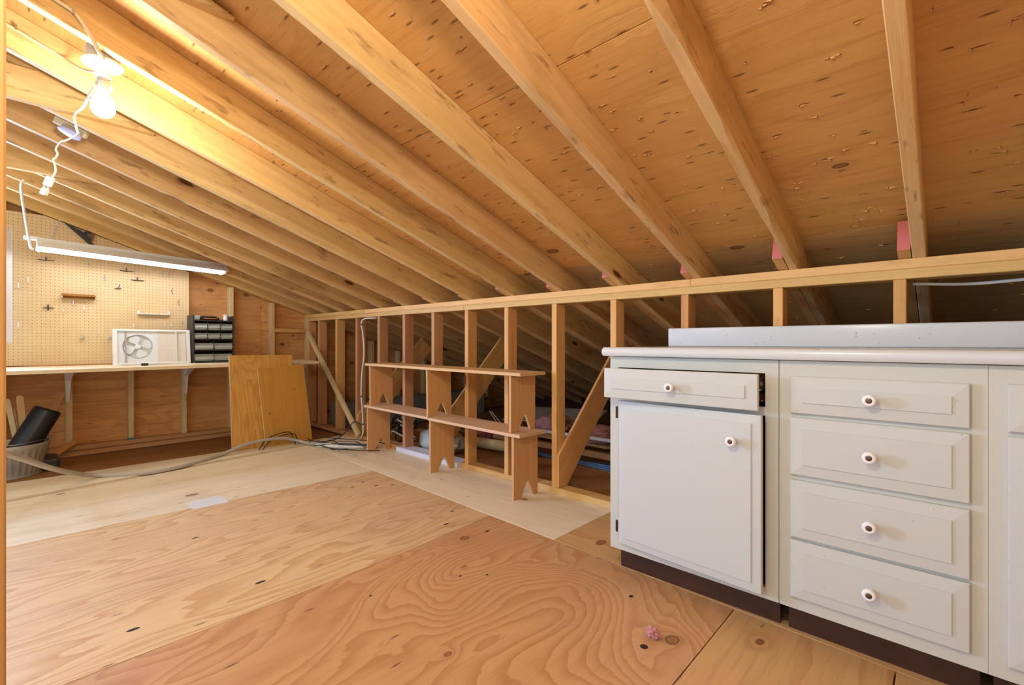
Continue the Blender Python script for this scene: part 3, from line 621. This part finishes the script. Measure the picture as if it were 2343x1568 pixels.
for i in range(15):
    t = i/14; c = V((XP+.01, yc-.06*t, zc-.22*t)); n = 6
    tube([c+V((.003*(i % 2)*math.cos(a), .004*math.cos(a)*(1-(i % 2)*.3), .010*math.sin(a))) for a in [2*math.pi*j/6 for j in range(7)]], .0013, 4, 0, ch)
tag(put('chain', ch, STEEL), 'thin steel chain hanging behind the upper end of the combination square', 'chain')
tag(lumber('wooden_lath', (XG+.03, .10, .7475), (XG+.03, .80, .7475), .012, .011, STUDR, None), 'thin brown lath lying on the workbench against the pegboard', 'lath')
# window fan leaning on the bench
LN = R(8); xb = -5.02
fan = root('window_fan', 'white framed window fan leaning on the workbench beneath the pegboard', 'fan', T(xb, .84, .743))
Mf = T(xb, .574, .745) @ M4.Rotation(-LN, 4, 'Y') @ M4(((0, 0, 1, 0), (1, 0, 0, 0), (0, 1, 0, 0), (0, 0, 0, 1)))   # local x=y, y=up, z=+x
fw, fh = .535, .300
bm = bmesh.new(); bx(bm, 0, .026, 0, fh, -.03, .012); bx(bm, fw-.026, fw, 0, fh, -.03, .012); bx(bm, .026, fw-.026, 0, .016, -.03, .008); bx(bm, .026, fw-.026, fh-.016, fh, -.03, .008)
put('fan_frame', bm, WHITEP, fan, Mf)
cx_, cy_, rr = .165, .150, .105
bm = bmesh.new(); n = 40; sqp = []
for i in range(n):
    a = 2*math.pi*i/n; c, s = math.cos(a), math.sin(a); k = min((.139 if c < 0 else .135)/max(abs(c), 1e-6), (.134)/max(abs(s), 1e-6)); sqp.append((cx_+c*k, cy_+s*k))
outer = [bm.verts.new((x, y, -.004)) for x, y in sqp]; inner = [bm.verts.new((cx_+rr*math.cos(2*math.pi*i/n), cy_+rr*math.sin(2*math.pi*i/n), -.004)) for i in range(n)]; deep = [bm.verts.new((cx_+rr*.97*math.cos(2*math.pi*i/n), cy_+rr*.97*math.sin(2*math.pi*i/n), -.014)) for i in range(n)]
for i in range(n):
    j = (i+1) % n; bm.faces.new((outer[i], outer[j], inner[j], inner[i])); bm.faces.new((inner[i], inner[j], deep[j], deep[i]))
put('fan_shroud', bm, FANP, fan, Mf)
put('fan_back', lathe([(0, -.0145), (rr, -.0145)], 32, M=T(cx_, cy_, 0)), SCREEN, fan, Mf)
bm = bmesh.new()
for k in range(4):
    a0 = R(90*k+20); pts = []
    for t in range(7):
        rad = .016+.080*t/6; w = R((16, 22, 27, 31, 33, 30, 14)[t]); pts.append((rad, w))
    L_ = [bm.verts.new((cx_+r_*math.cos(a0-w), cy_+r_*math.sin(a0-w), -.012)) for r_, w in pts]; R_ = [bm.verts.new((cx_+r_*math.cos(a0+w), cy_+r_*math.sin(a0+w), -.008)) for r_, w in pts]
    for i in range(6): bm.faces.new((L_[i], L_[i+1], R_[i+1], R_[i]))
put('fan_blades', bm, FANBL, fan, Mf); put('fan_hub', lathe([(.022, -.013), (.022, -.006), (.016, -.003), (0, -.003)], 18, M=T(cx_, cy_, 0)), FANBL, fan, Mf, smooth=40)
put('fan_panel', box(.30, fw-.03, .016, fh-.016, -.012, -.004), FANB, fan, Mf)
for x, nm in ((.078, 0), (fw-.105, 1)): put('fan_rail', box(x, x+.008, .012, fh-.012, -.002, .008), STEEL if not nm else FANP, fan, Mf)
tag(put('power_cord', tube([(-4.93, .56, .75), (-4.80, .60, .748), (-4.86, .72, .747), (-4.78, .80, .747), (-4.84, .95, .747), (-4.80, 1.08, .747), (-4.9, 1.11, .747)], .004, 6, 5), WHITEC, fan), 'white power cord')
tag(put('cord_plug', box(-4.80, -4.765, .72, .765, .743, .762, bev=.004), BLACK, fan), 'black plug')
# small parts organizer
og = root('parts_organizer', 'black cabinet of clear plastic drawers on the workbench', 'organizer', T(-5.1, 1.29, .743))
oy0, oy1, oz0, oz1, ox0, ox1 = 1.123, 1.458, .743, 1.182, -5.20, -5.0
bm = bmesh.new(); bx(bm, ox0, ox1, oy0, oy0+.012, oz0, oz1); bx(bm, ox0, ox1, oy1-.012, oy1, oz0, oz1); bx(bm, ox0, ox0+.006, oy0+.012, oy1-.012, oz0, oz1-.03); bx(bm, ox0+.006, ox1, oy0+.012, oy1-.012, oz0, oz0+.014)
rows = [(1.045, .085, 3), (.962, .078, 3), (.862, .088, 2), (.760, .088, 2)]
bx(bm, ox0+.006, ox1, oy0+.012, oy1-.012, 1.128, 1.138)
for z, h, n in rows[:3]: bx(bm, ox0+.006, ox1-.004, oy0+.012, oy1-.012, z-.008, z-.003)
for z, h, n in rows:
    for i in range(1, n): yy = oy0+.012+(oy1-oy0-.024)*i/n; bx(bm, ox0+.006, ox1-.006, yy-.003, yy+.003, z-.003, z+h-.01)
put('organizer_case', bm, CHAR, og)
for z, h, n in rows:
    w = (oy1-oy0-.024)/n
    for i in range(n):
        a = oy0+.012+w*i+.005; b = a+w-.010; bm = bmesh.new(); X1 = ox1
        bx(bm, ox0+.01, X1, a, b, z, z+.003); bx(bm, ox0+.01, X1, a, a+.002, z+.003, z+h*.68); bx(bm, ox0+.01, X1, b-.002, b, z+.003, z+h*.68)
        v = [bm.verts.new(c) for c in ((X1, a, z+.022), (X1, b, z+.022), (X1-.03, b, z+h*.72), (X1-.03, a, z+h*.72))]; bm.faces.new(v)
        bx(bm, X1-.002, X1, a, b, z+.0, z+.022); bx(bm, X1-.002, X1+.014, a-.003, b+.003, z+.020, z+.025)
        put('drawer', bm, CLEARP, og)
tag(put('jar', lathe([(0, 0), (.019, 0), (.02, .003), (.02, .034), (.017, .040), (.017, .043), (.021, .044), (.021, .056), (0, .057)], 18, M=T(-5.05, 1.40, 1.139)), WHITEP, smooth=40), 'small white jar on the organizer top, at right', 'jar')
st = root('stapler', 'black and orange staple gun lying on the organizer top', 'tool', T(-5.06, 1.27, 1.139))
put('tool_body', box(-5.09, -5.05, 1.19, 1.35, 1.139, 1.165, bev=.006), BLACK, st); put('tool_lever', box(-5.08, -5.06, 1.20, 1.33, 1.166, 1.178, bev=.004), CHAR, st); put('tool_grip', box(-5.049, -5.044, 1.22, 1.33, 1.150, 1.158, bev=.002), ORANGE, st)
tag(put('parts_box', box(-5.08, -5.03, 1.14, 1.185, 1.139, 1.178, bev=.002), CLEARP), 'clear little box on the organizer top, at left', 'box')

# ------------------------------------------------------------------ shop lights
def shop_light(label, Ml, L, lit=True, grp='shop lights at the workbench'):
    r = root('shop_light', label, 'shop light', Ml, grp)     # local x along the length, z up
    pr = [(-.125, 0), (-.118, .003), (-.05, .052), (-.032, .052), (-.032, .078), (.032, .078), (.032, .052), (.05, .052), (.118, .003), (.125, 0), (.122, -.001), (.115, .0), (.048, .047), (-.048, .047), (-.115, 0), (-.122, -.001)]
    bm = prism(pr, 0, L, M=M4(((0, 0, 1, 0), (1, 0, 0, 0), (0, 1, 0, 0), (0, 0, 0, 1)))); put('reflector', bm, LAMPW, r, Ml)
    for x in (.006, L-.026): put('lamp_end', box(x, x+.02, -.075, .075, -.018, .045, bev=.006), WHITEP, r, Ml)
    for y in (-.05, .05): put('tube', lathe([(0, .02), (.0127, .02), (.0127, L-.02), (0, L-.02)], 10, M=T(0, y, .001) @ M4.Rotation(R(90), 4, 'Y')), TUBEM if lit else WHITEP, r, Ml, smooth=40)
    return r
P0 = V((-4.80, .125, 1.608)); P1 = V((-4.83, 1.335, 1.566))
sl = shop_light('long white fluorescent shop light hanging under the rafters over the workbench', frame_M(P0, P1, (0, 0, 1)), 1.21)
put('mounting_tab', box(-4.825, -4.775, .06, .14, 1.665, 1.69, bev=.004), WHITEP, sl)
tag(put('hanging_cord', tube([(-4.42, .06, rz(.06)-.003), (-4.45, .045, 1.95), (-4.62, .065, 1.80), (-4.78, .093, 1.62), (-4.80, .11, 1.60)], .008, 8, 4), WHITEC), 'white cord from a rafter to the left end of the shop light', 'cord')
shop_light('white shop light hung upright at the far left of the pegboard', frame_M(V((-5.07, -.118, .925)), V((-5.07, -.118, 1.78)), (1, 0, 0)), .85, False)

# ------------------------------------------------------------------ bulbs
def lampholder(c, top, label, bm_mat, tilt=0, pull=True):
    x, y, z = c; r = root('ceiling_lamp', label, 'lamp', T(x, y, z), None)     # c = centre of the plate
    Mt = T(x, y, z) @ M4.Rotation(R(tilt), 4, 'X')
    put('junction_box', lathe([(0, .06), (.047, .06), (.050, .056), (.050, .012), (0, .012)], 8, M=M4.Rotation(R(22.5), 4, 'Z')), plain('grey box', '#b8aa98', .5), r, Mt)
    put('lamp_plate', lathe([(0, .012), (.057, .012), (.059, .006), (.055, .0), (.034, -.004), (.029, -.010), (0, -.010)], 32), PORC, r, Mt, smooth=40)
    put('socket', lathe([(.027, -.008), (.024, -.018), (.0235, -.040), (.021, -.042), (0, -.042)], 24), PORC, r, Mt, smooth=40)
    ad = bmesh.new(); lathe([(0, -.040), (.0165, -.040), (.0165, -.056), (.019, -.058), (.019, -.085), (0, -.085)], 16, ad); bx(ad, -.008, .008, -.026, .026, -.080, -.062); put('outlet_adapter', ad, SILV, r, Mt, smooth=40)
    b = put('bulb', lathe([(0, -.083), (.013, -.085), (.014, -.095), (.021, -.106), (.031, -.120), (.036, -.138), (.0345, -.156), (.026, -.172), (.011, -.180), (0, -.181)], 18), bm_mat, r, Mt, smooth=True)
    return r, Mt
L1, M1 = lampholder((-2.207, .224, 1.915), None, 'bare lit bulb in a white porcelain holder on the rafters', BULB1)
L2, M2 = lampholder((-.50, .03, 1.895), None, 'second bare lit bulb on the rafters above the viewpoint', BULB2)

# ------------------------------------------------------------------ cables and small fittings at the ceiling
def cable(name, pts, r, mat, label, cat='cable', k=6, n=8, flat=1., grp=None): return tag(put(name, tube(pts, r, n, k, flat=flat), mat, smooth=True), label, cat, grp)
xs_ = RX[6]+.046
cable('romex_cable', [(xs_, -.35, rz(-.35)+.07), (xs_, .02, 2.068), (xs_, .10, 2.036), (xs_, .145, 2.016), (xs_+.002, .178, 1.968), (xs_-.005, .203, 1.922), (-2.135, .215, 1.905), (-2.155, .222, 1.925)], .0065, ROMEX, 'cream flat cable running along the rafter down into the lamp box', flat=.6)
xs_ = RX[7]+.046
cable('romex_cable', [(xs_, -.4, 2.235), (xs_, -.01, 2.100), (xs_, .06, 2.073), (xs_, .13, 2.047), (-2.44, .18, 1.985), (-2.32, .21, 1.935), (-2.255, .222, 1.925)], .0065, ROMEX, 'cream cable swinging across from the left rafter to the lamp box', flat=.6)
for p, x in ((V((RX[7]+.044, .013, 2.10)), 0), (V((RX[6]+.044, .140, 2.02)), 1)):
    o = put('cable_staple', box(p.x-.001, p.x+.010, p.y-.003, p.y+.003, p.z-.010, p.z+.010), STEEL); tag(o, 'staple holding the cream cable on the %s rafter' % ('left' if not x else 'lamp side'), 'staple')
exp = [(-2.215, .222, 1.842), (-2.23, .205, 1.825), (-2.26, .185, 1.80), (-2.30, .17, 1.772), (-2.42, .175, 1.762), (-2.52, .18, 1.775), (-2.75, .20, 1.760), (-2.80, .19, 1.745), (-2.95, .165, 1.755), (-3.08, .150, 1.76), (-3.10, .14, 1.70), (-3.02, .150, 1.66), (-2.98, .155, 1.62), (-2.98, .14, 1.575)]
ec = root('extension_cord', 'white extension cord looping from the lamp down to a hanging outlet plug', 'cord', T(-2.98, .14, 1.55))
def PD(u, v, d):
    a = (u-1171.5)/1070; th = R(46.9767); return V(((-math.cos(th)+a*math.sin(th))*d, (math.sin(th)+a*math.cos(th))*d, .93+(784.3-v)/1070*d))
pts = [PD(226, 194, 1.66), PD(212, 203, 1.63), PD(199, 228, 1.62), PD(189, 247, 1.70), PD(173, 261, 1.80), PD(171, 275, 1.85), PD(177, 300, 1.9), PD(178, 307, 1.92), PD(166, 315, 1.95), PD(150, 322, 2.0), PD(140, 325, 2.02), PD(128, 341, 2.05), PD(132, 352, 2.05), PD(127, 362, 2.05), PD(122, 366, 2.04), PD(126, 380, 2.03), PD(127, 393, 2.02), PD(119, 407, 2.0)]
put('cord_wire', tube(pts, .0042, 7, 5), WHITEC, ec, smooth=True)
pm = PD(112, 416, 2.0); Mq = T(*pm) @ RZ(46) @ RY(16) @ RX(0) if False else T(*pm) @ M4.Rotation(R(43), 4, 'Z') @ M4.Rotation(R(24), 4, 'Y')
put('cord_outlet', box(-.017, .017, -.008, .008, -.022, .022, bev=.005, seg=2), WHITEP, ec, Mq); put('cord_plug', box(-.013, .013, -.009, .009, -.062, -.034, bev=.003), WHITEP, ec, Mq)
bm = bmesh.new(); bx(bm, -.010, -.006, -.004, .004, -.036, -.020); bx(bm, .006, .010, -.004, .004, -.036, -.020); put('plug_prong', bm, WHITEP, ec, Mq)
hp = PD(97, 316, 3.0); hk = PD(100, 318, 3.05)
cable('wall_hook', [hk + V((0, 0, .06)), hk + V((0, 0, .02)), hk + V((.0, -.004, -.05)), hk + V((-.0, -.03, -.075)), hk + V((0, -.07, -.07))], .006, SILV, 'silver screw hook under a rafter left of the hanging cord', 'hook', 4, 6)
hh = PD(95, 347, 3.0)
cable('key_ring', [hh + V((.02*math.cos(a)*.3, .026*math.cos(a), .03*math.sin(a))) for a in [2*math.pi*i/10 for i in range(11)]], .004, SILV, 'small wire ring dangling below the silver hook', 'ring', 2, 6)
rl = root('ring_lamp', 'small unlit light with a bluish oval lens under the collar tie', 'lamp', T(-3.2, .2, 2.0))
a_, b_ = PD(126, 273, 2.32), PD(199, 311, 2.32)
lumber('lamp_base', a_, b_, .018, .035, ROMEX, rl, (0, 0, 1)); c_ = (PD(133, 293, 2.3) + PD(184, 318, 2.3))/2; dd = (b_-a_).normalized(); Lr = (PD(184, 318, 2.3)-PD(133, 293, 2.3)).length/2
Mr = frame_M(c_, c_+dd, (.25, -.3, -1))
bm = lathe([(0, -.012), (.9, -.012), (1, -.004), (1, .004), (.8, .010), (0, .010)], 24); bmesh.ops.scale(bm, vec=(Lr, .026, 1), verts=bm.verts); put('lamp_lens', bm, BLUEW, rl, Mr, smooth=40)
put('lamp_arm', box(-.05, .05, -.012, .012, -.03, -.012), GREYC, rl, Mr)

# ------------------------------------------------------------------ left corner: bucket and what stands in it
bk = root('metal_bucket', 'ribbed galvanized bucket on the low floor at the left edge', 'bucket', T(-4.88, .0, -.0195))
n = 168; bm = bmesh.new(); Z = [(-.0, .148), (.006, .150), (.02, .150), (.05, .156), (.14, .176), (.17, .186), (.2, .196), (.228, .202), (.232, .198)]
rings = []
for z, r in Z:
    rings.append([bm.verts.new(((r + (.0038*math.cos(28*2*math.pi*i/n) if .03 < z < .18 else 0))*math.cos(2*math.pi*i/n), (r + (.0038*math.cos(28*2*math.pi*i/n) if .03 < z < .18 else 0))*math.sin(2*math.pi*i/n), z)) for i in range(n)])
inn = [[bm.verts.new((r*math.cos(2*math.pi*i/n), r*math.sin(2*math.pi*i/n), z)) for i in range(n)] for z, r in ((.226, .196), (.006, .144))]
allr = rings + inn
for a, b in zip(allr, allr[1:]):
    for i in range(n): bm.faces.new((a[i], a[(i+1) % n], b[(i+1) % n], b[i]))
bm.faces.new(inn[-1]); bm.faces.new(rings[0][::-1])
Mb = T(-4.88, .0, -.0195); put('bucket_body', bm, GALV, bk, Mb, smooth=60)
put('bucket_rim', lathe([(.150, 0), (.156, .002), (.156, .012), (.150, .014)], 48), GALV, bk, Mb)
for s in (1, -1): put('handle_ear', box(-.02, .02, s*.196-.003, s*.196+.003, .19, .265, bev=.002), GALV, bk, Mb)
put('bucket_bail', tube([(0, .198, .255), (.10, .17, .252), (.17, .08, .246), (.19, 0, .243), (.17, -.08, .246), (.10, -.17, .252), (0, -.198, .255)], .003, 6, 5), STEEL, bk, Mb)
p0, p1 = V((-4.86, -.01, .03)), V((-4.90, .190, .435)); Mt = frame_M(p0, p1, (1, 0, 0)); L = (p1-p0).length
bm = lathe([(0, 0), (.082, 0), (.082, L-.02), (.079, L-.008), (.070, L), (0, L-.002)], 28, M=M4(((0, 0, 1, 0), (1, 0, 0, 0), (0, 1, 0, 0), (0, 0, 0, 1))))
tag(put('rubber_roll', bm, BLACKR, None, Mt, smooth=40), 'thick black rubber roll leaning out of the bucket', 'roll')
def stick(p0, p1, w, t, mat, label, cat='stick'):
    L = (V(p1)-V(p0)).length; bm = bmesh.new(); pts = [(0, -w/2), (L-w/2, -w/2)] + [(L-w/2+w/2*math.sin(a), -w/2*math.cos(a)) for a in (R(30), R(60), R(90), R(120), R(150))] + [(L-w/2, w/2), (0, w/2)]
    return tag(put('wooden_stick', prism(pts, -t/2, t/2), mat, None, frame_M(p0, p1, (1, -.2, 0))), label, cat, 'sticks in the bucket')
stick((-4.985, .085, .02), (-5.065, .045, .535), .040, .016, TOPY, 'flat pale stick with rounded top standing in the bucket')
stick((-4.96, .055, .02), (-5.055, -.018, .515), .030, .024, PALE, 'yellowish round-topped stick at the left rim of the bucket')
stick((-5.0, .06, .02), (-5.10, .012, .43), .020, .012, TOPB, 'short pinkish slat behind the flat pale stick')
tag(lumber('wooden_lath', (-5.02, .10, .1), (-5.16, .283, .535), .038, .014, STUDR, None, (1, 0, 0)), 'brown lath rising behind the black rubber roll', 'lath', 'sticks in the bucket')
tag(put('floor_mat', box(-5.10, -4.86, .09, .25, -.0192, .07, bev=.02, seg=2), CHAR), 'dark grey folded mat behind the bucket', 'mat')
tag(lumber('wood_offcut', (-5.0, .155, .02), (-5.22, .36, .125), .045, .018, STUD, None, (.6, 0, .8)), 'short light offcut leaning on the sill right of the bucket', 'offcut')

# ------------------------------------------------------------------ boards leaning against the workbench
def leaning(label, y0, y1, zt, xb, xt, t, mat, dy=0.):
    hgt = math.hypot(zt, xt-xb); Ml = frame_M(V((xb, (y0+y1)/2, .012)), V((xt, (y0+y1)/2+dy, zt)), (1, 0, .12)); w = y1-y0
    bm = box(0, hgt, -w/2, w/2, -t/2, t/2, bev=.001); o = put('leaning_board', bm, mat, None, Ml); e = bmesh.new(); bx(e, 0, hgt, w/2-.0005, w/2+.0012, -t/2+.001, t/2-.001); bx(e, 0, hgt, -w/2-.0012, -w/2+.0005, -t/2+.001, t/2-.001); bx(e, hgt-.0005, hgt+.0012, -w/2, w/2, -t/2+.001, t/2-.001)
    tag(put('edge_band', e, PALE, o, Ml), 'pale raw edges'); return tag(o, label, 'board', 'boards leaning on the workbench')
leaning('larger oak veneered board leaning on the workbench edge', 1.272, 1.80, .800, -4.415, -4.535, .018, OAKY, .01)
leaning('smaller plain board leaning on the larger one', 1.525, 1.93, .700, -4.372, -4.497, .014, OAKS, -.03)

# ------------------------------------------------------------------ cables on the floor
z_ = .026
cable('power_cable', [(-2.5, -.10, .60), PD(-10, 1030, 1.93), PD(18, 1039, 2.0), PD(60, 1053, 2.3), PD(110, 1070, 2.62), PD(160, 1082, 2.93), PD(212, 1088, 3.15), (-4.11, .60, z_-.012), (-4.13, .88, .018), (-4.27, 1.15, z_+.002), (-4.30, 1.336, .075), (-4.30, 1.507, .09), (-4.30, 1.647, .082), (-4.29, 1.76, .045), (-4.2, 1.84, .015), (-4.10, 1.87, .014)], .0125, GREYC, 'thick grey power cable sweeping across the floor from the left', flat=1.25)
cable('white_hose', [(-4.12, 1.865, .018), (-4.0, 1.90, .02), (-3.86, 1.975, .02), (-3.76, 2.07, .02), (-3.70, 2.22, .02)], .0165, WHITEP, 'stout white cable end lying left of the lower bench')
rng = random.Random(5)
def heap(n, mat, r, label, grp, c=(-3.98, 2.03), seed=1):
    rng = random.Random(seed)
    for i in range(n):
        a = rng.uniform(0, 6.28); pts = []; x, y = c[0]-.22+rng.uniform(-.05, .05), c[1]-.13+rng.uniform(-.04, .06)
        for k in range(7):
            t = k/6; pts.append((x + .60*t + .10*math.sin(a+4*t), min(2.2, y + .16*t + .09*math.cos(a*1.7+5*t)), .006 + .010*i + (.03*math.sin(3.1*t) if i % 2 else 0)))
        cable('thin_cable', pts, r, mat, label, 'cable', 5, 6, grp=grp)
heap(6, BLACKR, .004, 'thin black cable in the tangle left of the lower bench', 'black cables in the tangle')
heap(3, WHITEC, .0045, 'thin white cable in the tangle left of the lower bench', 'white cables in the tangle', (-4.0, 2.05), 4)
heap(2, GREYC, .005, 'thin grey cable in the tangle left of the lower bench', 'grey cables in the tangle', (-3.96, 2.0), 9)
for k, (dy, dz) in enumerate(((0, 0), (.03, -.02))):
    cable('thin_cable', [(-4.26, 1.43+dy, .02), (-4.30, 1.50+dy, .09+dz), (-4.31, 1.61+dy, .127+dz), (-4.31, 1.70+dy, .128+dz), (-4.31, 1.725+dy, .09), (-4.28, 1.74+dy, .016)], .004, BLACKR, ['black wire arching highest before the leaning boards', 'black wire arching beneath the other before the leaning boards'][k])
cable('thin_cable', [(-4.20, 1.90, .02), (-4.16, 2.05, .03), (-4.14, 2.15, .09), (-4.13, 2.21, .17), (-4.10, 2.235, .175), (-4.06, 2.26, .15)], .005, BLACKR, 'black cable climbing onto the foot of the slanted brace')
wc = root('white_cable', 'white cable with black bands climbing the kneewall stud', 'cable', T(-4.0, 2.27, .02))
wp = [(-4.0, 2.20, .018), (-4.03, 2.262, .08), (-4.05, 2.270, .25), (-4.07, 2.268, .42), (-4.055, 2.264, .62), (-4.01, 2.262, .82), (-4.04, 2.266, 1.02), (-4.07, 2.268, 1.11), (-4.05, 2.29, 1.155), (-3.90, 2.33, 1.16)]
put('cable_run', tube(wp, .007, 8, 6), WHITEC, wc, smooth=True)
Q = spline(wp, 6)
for i in (9, 18, 41): 
    q = Q[i]; t = (Q[i+1]-Q[i-1]).normalized(); put('cable_band', tube([q-t*.006, q+t*.006], .0085, 8, 0), BLACK, wc)
cable('romex_cable', [(-.10, 2.36, 1.155), (.06, 2.40, 1.145), (.22, 2.40, 1.150), (.45, 2.38, 1.152), (.8, 2.38, 1.15)], .006, WHITEC, 'pale cable strung under the top plate at the far right', flat=.6)

# ------------------------------------------------------------------ things on the floor
bm = prism([(-3.215, .693), (-3.085, .690), (-3.068, .705), (-3.062, .855), (-3.075, .868), (-3.20, .866), (-3.246, .853), (-3.238, .72)], .0004, .0014)
tag(put('paper_label', bm, WHITEP), 'white paper scrap stapled on the floor', 'paper')
tag(put('insulation_tuft', blob(.022, .016, .016, 3, .5, 3), FLUFF, None, T(-.68, 1.38, .015)), 'tiny pink insulation tuft on the near floor', 'insulation')

# ------------------------------------------------------------------ clutter behind the kneewall
def clump(x, y, z, rx, ry, rz_, seed, label): return tag(put('insulation_clump', blob(rx, ry, rz_, seed, .30, 4, 2.2), FLUFF, None, T(x, y, z) @ RZ(seed*40), smooth=True), label, 'insulation', 'pink insulation behind the kneewall')
for a in ((-2.95, 3.78, .10, .17, .14, .09, 1, 'pink insulation clump seen right of the right bench legs'), (-2.33, 3.70, .08, .2, .14, .08, 2, 'pink insulation clump left of the nearest slanted board'), (-3.25, 3.05, .06, .24, .1, .06, 3, 'flat pink insulation strip behind the lower plank'),
          (-2.0, 4.0, .10, .22, .18, .1, 4, 'dark pink insulation clump behind the nearest slanted board'), (-1.5, 3.62, .02, .14, .12, .08, 5, 'pink insulation clump next to the cabinet end'), (-3.9, 3.2, .05, .2, .14, .07, 6, 'pink insulation clump behind the middle bench legs')): clump(*a)
tag(lumber('grey_duct', (-5.10, 2.52, .07), (-5.10, 4.75, .07), .24, .34, GREYS, None, (0, 0, 1), .01), 'long grey duct along the foot of the gable wall behind the kneewall', 'duct')
dw = [((-3.75, 4.05, .10), (-2.75, 4.35, .12), .6, 'large grey drywall sheet lying in the eaves'), ((-2.6, 4.5, .05), (-1.5, 4.6, .06), .5, 'grey drywall sheet behind the pink insulation'), ((-1.85, 3.15, .0), (-1.2, 3.3, .02), .35, 'grey paper sheet behind the nearest slanted board')]
for p0, p1, w, l in dw: tag(lumber('drywall_sheet', p0, p1, w, .012, DRYW, None, (0, -.12, 1), .001), l, 'sheet', 'sheets lying in the eaves')
for k, dy in enumerate((0, .03)): tag(lumber('white_strip', (-3.72+dy, 3.62, .17), (-3.32+dy, 3.38+dy, .07), .012, .006, WHITEP, None), ['left of two white metal strips on the eaves clutter', 'right of two white metal strips on the eaves clutter'][k], 'strip')
tag(put('cream_roll', lathe([(0, 0), (.045, 0), (.045, .75), (0, .75)], 18, M=T(-3.15, 2.80, .045) @ M4.Rotation(R(87), 4, 'Y')), plain('cream paper', '#cdb98c', .7, noise=.2), smooth=40), 'cream paper roll lying behind the right bench legs', 'roll')
cable('white_pipe', [(-3.4, 3.40, .09), (-2.6, 3.46, .09), (-1.2, 3.50, .10)], .018, WHITEP, 'white pipe running along the eaves', 'pipe')
for k in range(6): cable('blue_cable' if k < 4 else 'thin_cable', [(-3.2, 2.90+.014*k, .012+.012*(k % 3)), (-2.8, 2.93+.016*k, .012+.014*(k % 2)), (-2.3, 2.94+.015*k, .014), (-1.6, 2.93+.02*k, .012+.01*(k % 3)), (-.9, 2.95+.016*k, .014)], .0075, BLUEC if k < 4 else BLACKR, 'blue cable of the bundle behind the kneewall' if k < 4 else 'black cable lying with the blue bundle behind the kneewall', 'cable', 6, 6, grp='blue cable bundle' if k < 4 else 'black cables with the blue bundle')
bm = blob(.26, .14, .12, 8, .16, 3, 2.2)
for v in bm.verts: v.co.z = max(v.co.z, -.08)
tag(put('plastic_bag', bm, BAG, None, T(-3.18, 2.52, .085), smooth=25), 'crumpled grey plastic bag between the bench legs', 'bag')
cr = root('cable_coil', 'tangled coil of black cable with a few pale loops, behind the left bench legs', 'cable coil', T(-3.78, 2.52, .04)); coils = [bmesh.new(), bmesh.new()]
for i in range(13):
    rng = random.Random(i+40); c = V((-3.76+rng.uniform(-.08, .06), 2.54, .05+.014*i)); r_ = rng.uniform(.08, .16); ph = rng.uniform(0, 6); tl = rng.uniform(-1.2, 1.2)
    tube([c + V((r_*math.cos(ph+a), r_*.6*math.sin(ph+a), .07*math.sin(a+ph)*tl+.012*math.cos(3*a))) for a in [2*math.pi*j/10 for j in range(10)]], .0075, 6, 4, coils[0 if i % 4 else 1])
put('cable_loop', coils[0], BLACKR, cr); tag(put('cable_loop', coils[1], WHITEC, cr), 'pale loops of cable')
for o in C.objects:
    if '_' in o: del o['_']
